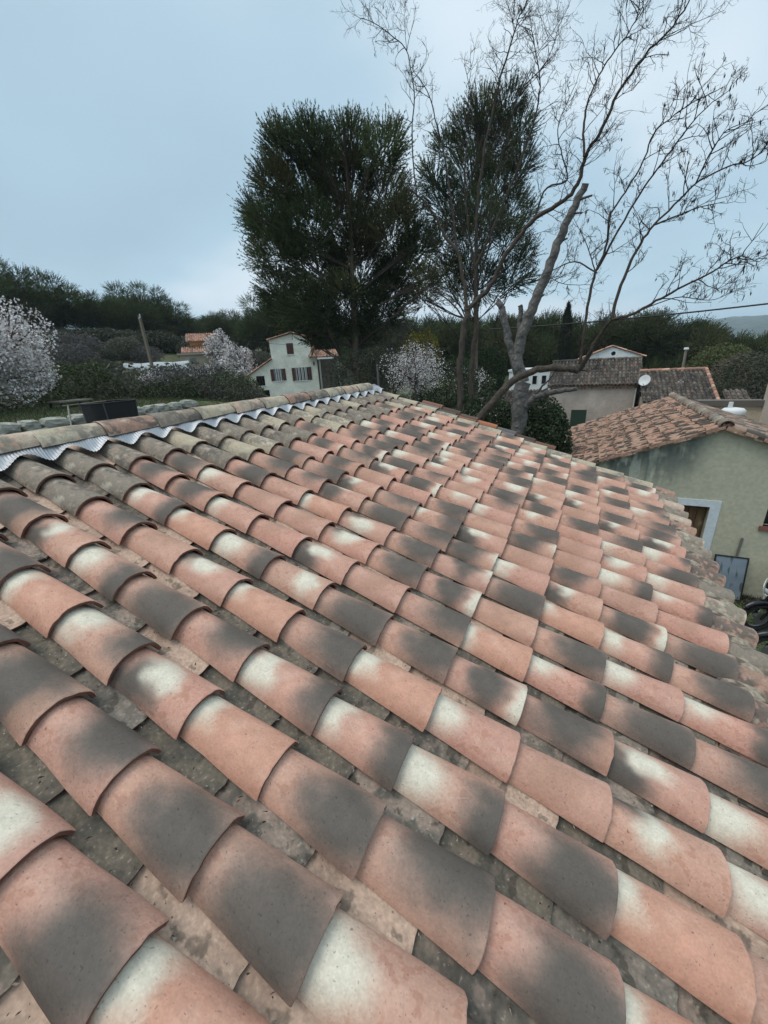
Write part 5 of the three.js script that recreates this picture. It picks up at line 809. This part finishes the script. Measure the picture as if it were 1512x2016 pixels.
{
  const t = thing('motorcycle', 'black motorcycle with a spoked front wheel parked in front of the white chair', 'motorcycle', [0, 0, 0]);
  const rub = std({ color: rgb(24, 24, 26), roughness: 0.85 }), blk = std({ color: rgb(20, 21, 24), roughness: 0.25 }), met = std({ color: rgb(150, 152, 156), metalness: 0.85, roughness: 0.35 });
  const wheel = x => { const w = part('wheel', new THREE.TorusGeometry(0.26, 0.06, 12, 36).translate(x, 0.32, 0), rub, t); part('rim', new THREE.TorusGeometry(0.205, 0.018, 8, 32).translate(x, 0.32, 0), met, w); part('hub', new THREE.CylinderGeometry(0.05, 0.05, 0.12, 14).rotateX(Math.PI / 2).translate(x, 0.32, 0), met, w); for (let k = 0; k < 12; k++) { const a = k / 12 * PL; part('spoke', new MB().tube([V(x + Math.cos(a) * 0.04, 0.32 + Math.sin(a) * 0.04, (k % 2 - 0.5) * 0.08), V(x + Math.cos(a + 0.3) * 0.2, 0.32 + Math.sin(a + 0.3) * 0.2, 0)], 0.004, 0.004, 4).geo(), met, w); } part('brake_disc', new THREE.CylinderGeometry(0.12, 0.12, 0.006, 24).rotateX(Math.PI / 2).translate(x, 0.32, 0.07), met, w); };
  wheel(-0.7); wheel(0.66);
  for (const s of [-1, 1]) part('fork', new MB().tube([V(-0.7, 0.32, s * 0.09), V(-0.42, 0.95, s * 0.1)], 0.024, 0.028, 8).geo(), blk, t);
  const fender = new THREE.TorusGeometry(0.335, 0.07, 6, 20, 2.0); fender.scale(1, 1, 1.0); fender.rotateZ(0.45); fender.translate(-0.7, 0.32, 0); part('front_fender', fender, blk, t);
  const tank = new THREE.SphereGeometry(1, 20, 14); tank.scale(0.3, 0.15, 0.15); tank.rotateZ(-0.12); tank.translate(-0.12, 0.86, 0); part('tank', tank, blk, t);
  part('seat', new THREE.CapsuleGeometry(0.1, 0.5, 6, 14).rotateZ(Math.PI / 2).scale(1, 0.6, 1.2).translate(0.42, 0.82, 0), rub, t);
  part('engine', mergeGeometries([boxG(-0.3, 0.12, 0.28, 0.62, -0.13, 0.13), ...[0, 1, 2, 3, 4].map(k => boxG(-0.26, 0.02, 0.63 + k * 0.024, 0.642 + k * 0.024, -0.12, 0.12))]), std({ color: rgb(52, 53, 55), metalness: 0.6, roughness: 0.45 }), t);
  const fg = new THREE.CapsuleGeometry(0.15, 0.22, 6, 14); fg.rotateZ(0.9); fg.scale(1, 1, 0.9); fg.translate(-0.46, 0.92, 0); part('fairing', fg, blk, t); part('headlight', new THREE.SphereGeometry(0.09, 14, 10).translate(-0.62, 0.9, 0), new THREE.MeshPhysicalMaterial({ color: 0xb8c0c4, roughness: 0.1, clearcoat: 1 }), t);
  part('handlebar', new MB().tube(smooth([V(-0.3, 1.04, -0.36), V(-0.38, 1.08, -0.12), V(-0.38, 1.08, 0.12), V(-0.3, 1.04, 0.36)], 12), 0.014, 0.014, 7).geo(), blk, t);
  part('frame', new MB().tube([V(-0.42, 0.9, 0), V(0.1, 0.7, 0), V(0.5, 0.74, 0), V(0.66, 0.32, 0.08)], 0.024, 0.022, 8).geo(), blk, t); part('exhaust', new MB().tube([V(-0.2, 0.4, 0.14), V(0.1, 0.26, 0.16), V(0.75, 0.34, 0.17)], 0.03, 0.045, 10).geo(), met, t); part('side_stand', new MB().tube([V(0.0, 0.3, -0.1), V(0.1, 0.0, -0.24)], 0.012, 0.012, 6).geo(), blk, t);
  t.position.set(7.1, land(7.1, -8.35), -8.35); t.rotation.y = 0.35;
  const u = copyOf(t, 'second black motorcycle standing closest to the tiled eave'); u.position.set(7.0, land(7.0, -7.1), -7.1); u.rotation.y = 0.1;
}
// ---------------------------------------------------------------- far hills across the valley, with a few pale houses
{
  const nx = 150, nz = 40, p = [], uv = [], ix = [];
  for (let j = 0; j <= nz; j++) for (let i = 0; i <= nx; i++) {
    const d = 620 + j / nz * 2600, a = (-60 + 130 * i / nx) * Math.PI / 180, x = Math.sin(a) * d, z = -Math.cos(a) * d;
    const n = fbm(x / 420 + 40, z / 420 + 40, 701, 5), f = fbm(x / 70 + 40, z / 70 + 40, 711, 3), h = -52 + sst(700, 2700, d) * 175 * (0.62 + 0.62 * n) + (f - 0.5) * 22 + sst(1500, 900, d) * sst(620, 900, d) * 34 * n; p.push(x, h, z); uv.push(x / 90, z / 90);
  }
  for (let j = 0; j < nz; j++) for (let i = 0; i < nx; i++) { const a = j * (nx + 1) + i; ix.push(a, a + 1, a + nx + 2, a, a + nx + 2, a + nx + 1); }
  const g = new THREE.BufferGeometry(); g.setAttribute('position', new THREE.Float32BufferAttribute(p, 3)); g.setAttribute('uv', new THREE.Float32BufferAttribute(uv, 2)); g.setIndex(ix); g.computeVertexNormals();
  structure('hills', g, std({ roughness: 1, map: tex(256, 256, (u, v) => { const n = fbm(u * 6, v * 6, 721, 5, 6), m = fbm(u * 30, v * 30, 725, 2, 30); return mix3([38, 52, 40], [74, 80, 62], sst(0.4, 0.62, n)).map(q => q * (0.7 + 0.6 * m)); }) }));
  const R = rng(160), hm = std({ color: rgb(206, 200, 190) }), rm = std({ color: rgb(150, 104, 84) });
  for (let k = 0; k < 14; k++) {
    const az = 8 + 12 * R(), d = 420 + 500 * R(), [x, z] = azPos(az, d), el = -0.55 - 0.5 * R(), y = 0.639 + d * Math.tan(el * Math.PI / 180) - 3, w = 5 + 6 * R(), t = thing('valley_house', 'tiny pale house far off in the wooded valley', 'house', [x, y, z], 'far houses in the valley');
    part('wall', boxG(-w, w, -12, 5, -4, 4), hm, t); part('roof', polyPrism([[-w - 0.5, 5], [w + 0.5, 5], [w * 0.8, 7.2], [-w * 0.8, 7.2]], -4.5, 4.5), rm, t); t.rotation.y = R() - 0.5;
  }
}

const renderer = new THREE.WebGLRenderer({ antialias: true });
renderer.setSize(768, 1024); renderer.toneMapping = THREE.LinearToneMapping; renderer.toneMappingExposure = EXPOSURE;
renderer.shadowMap.enabled = true; renderer.shadowMap.type = THREE.PCFSoftShadowMap;
renderer.render(scene, camera);
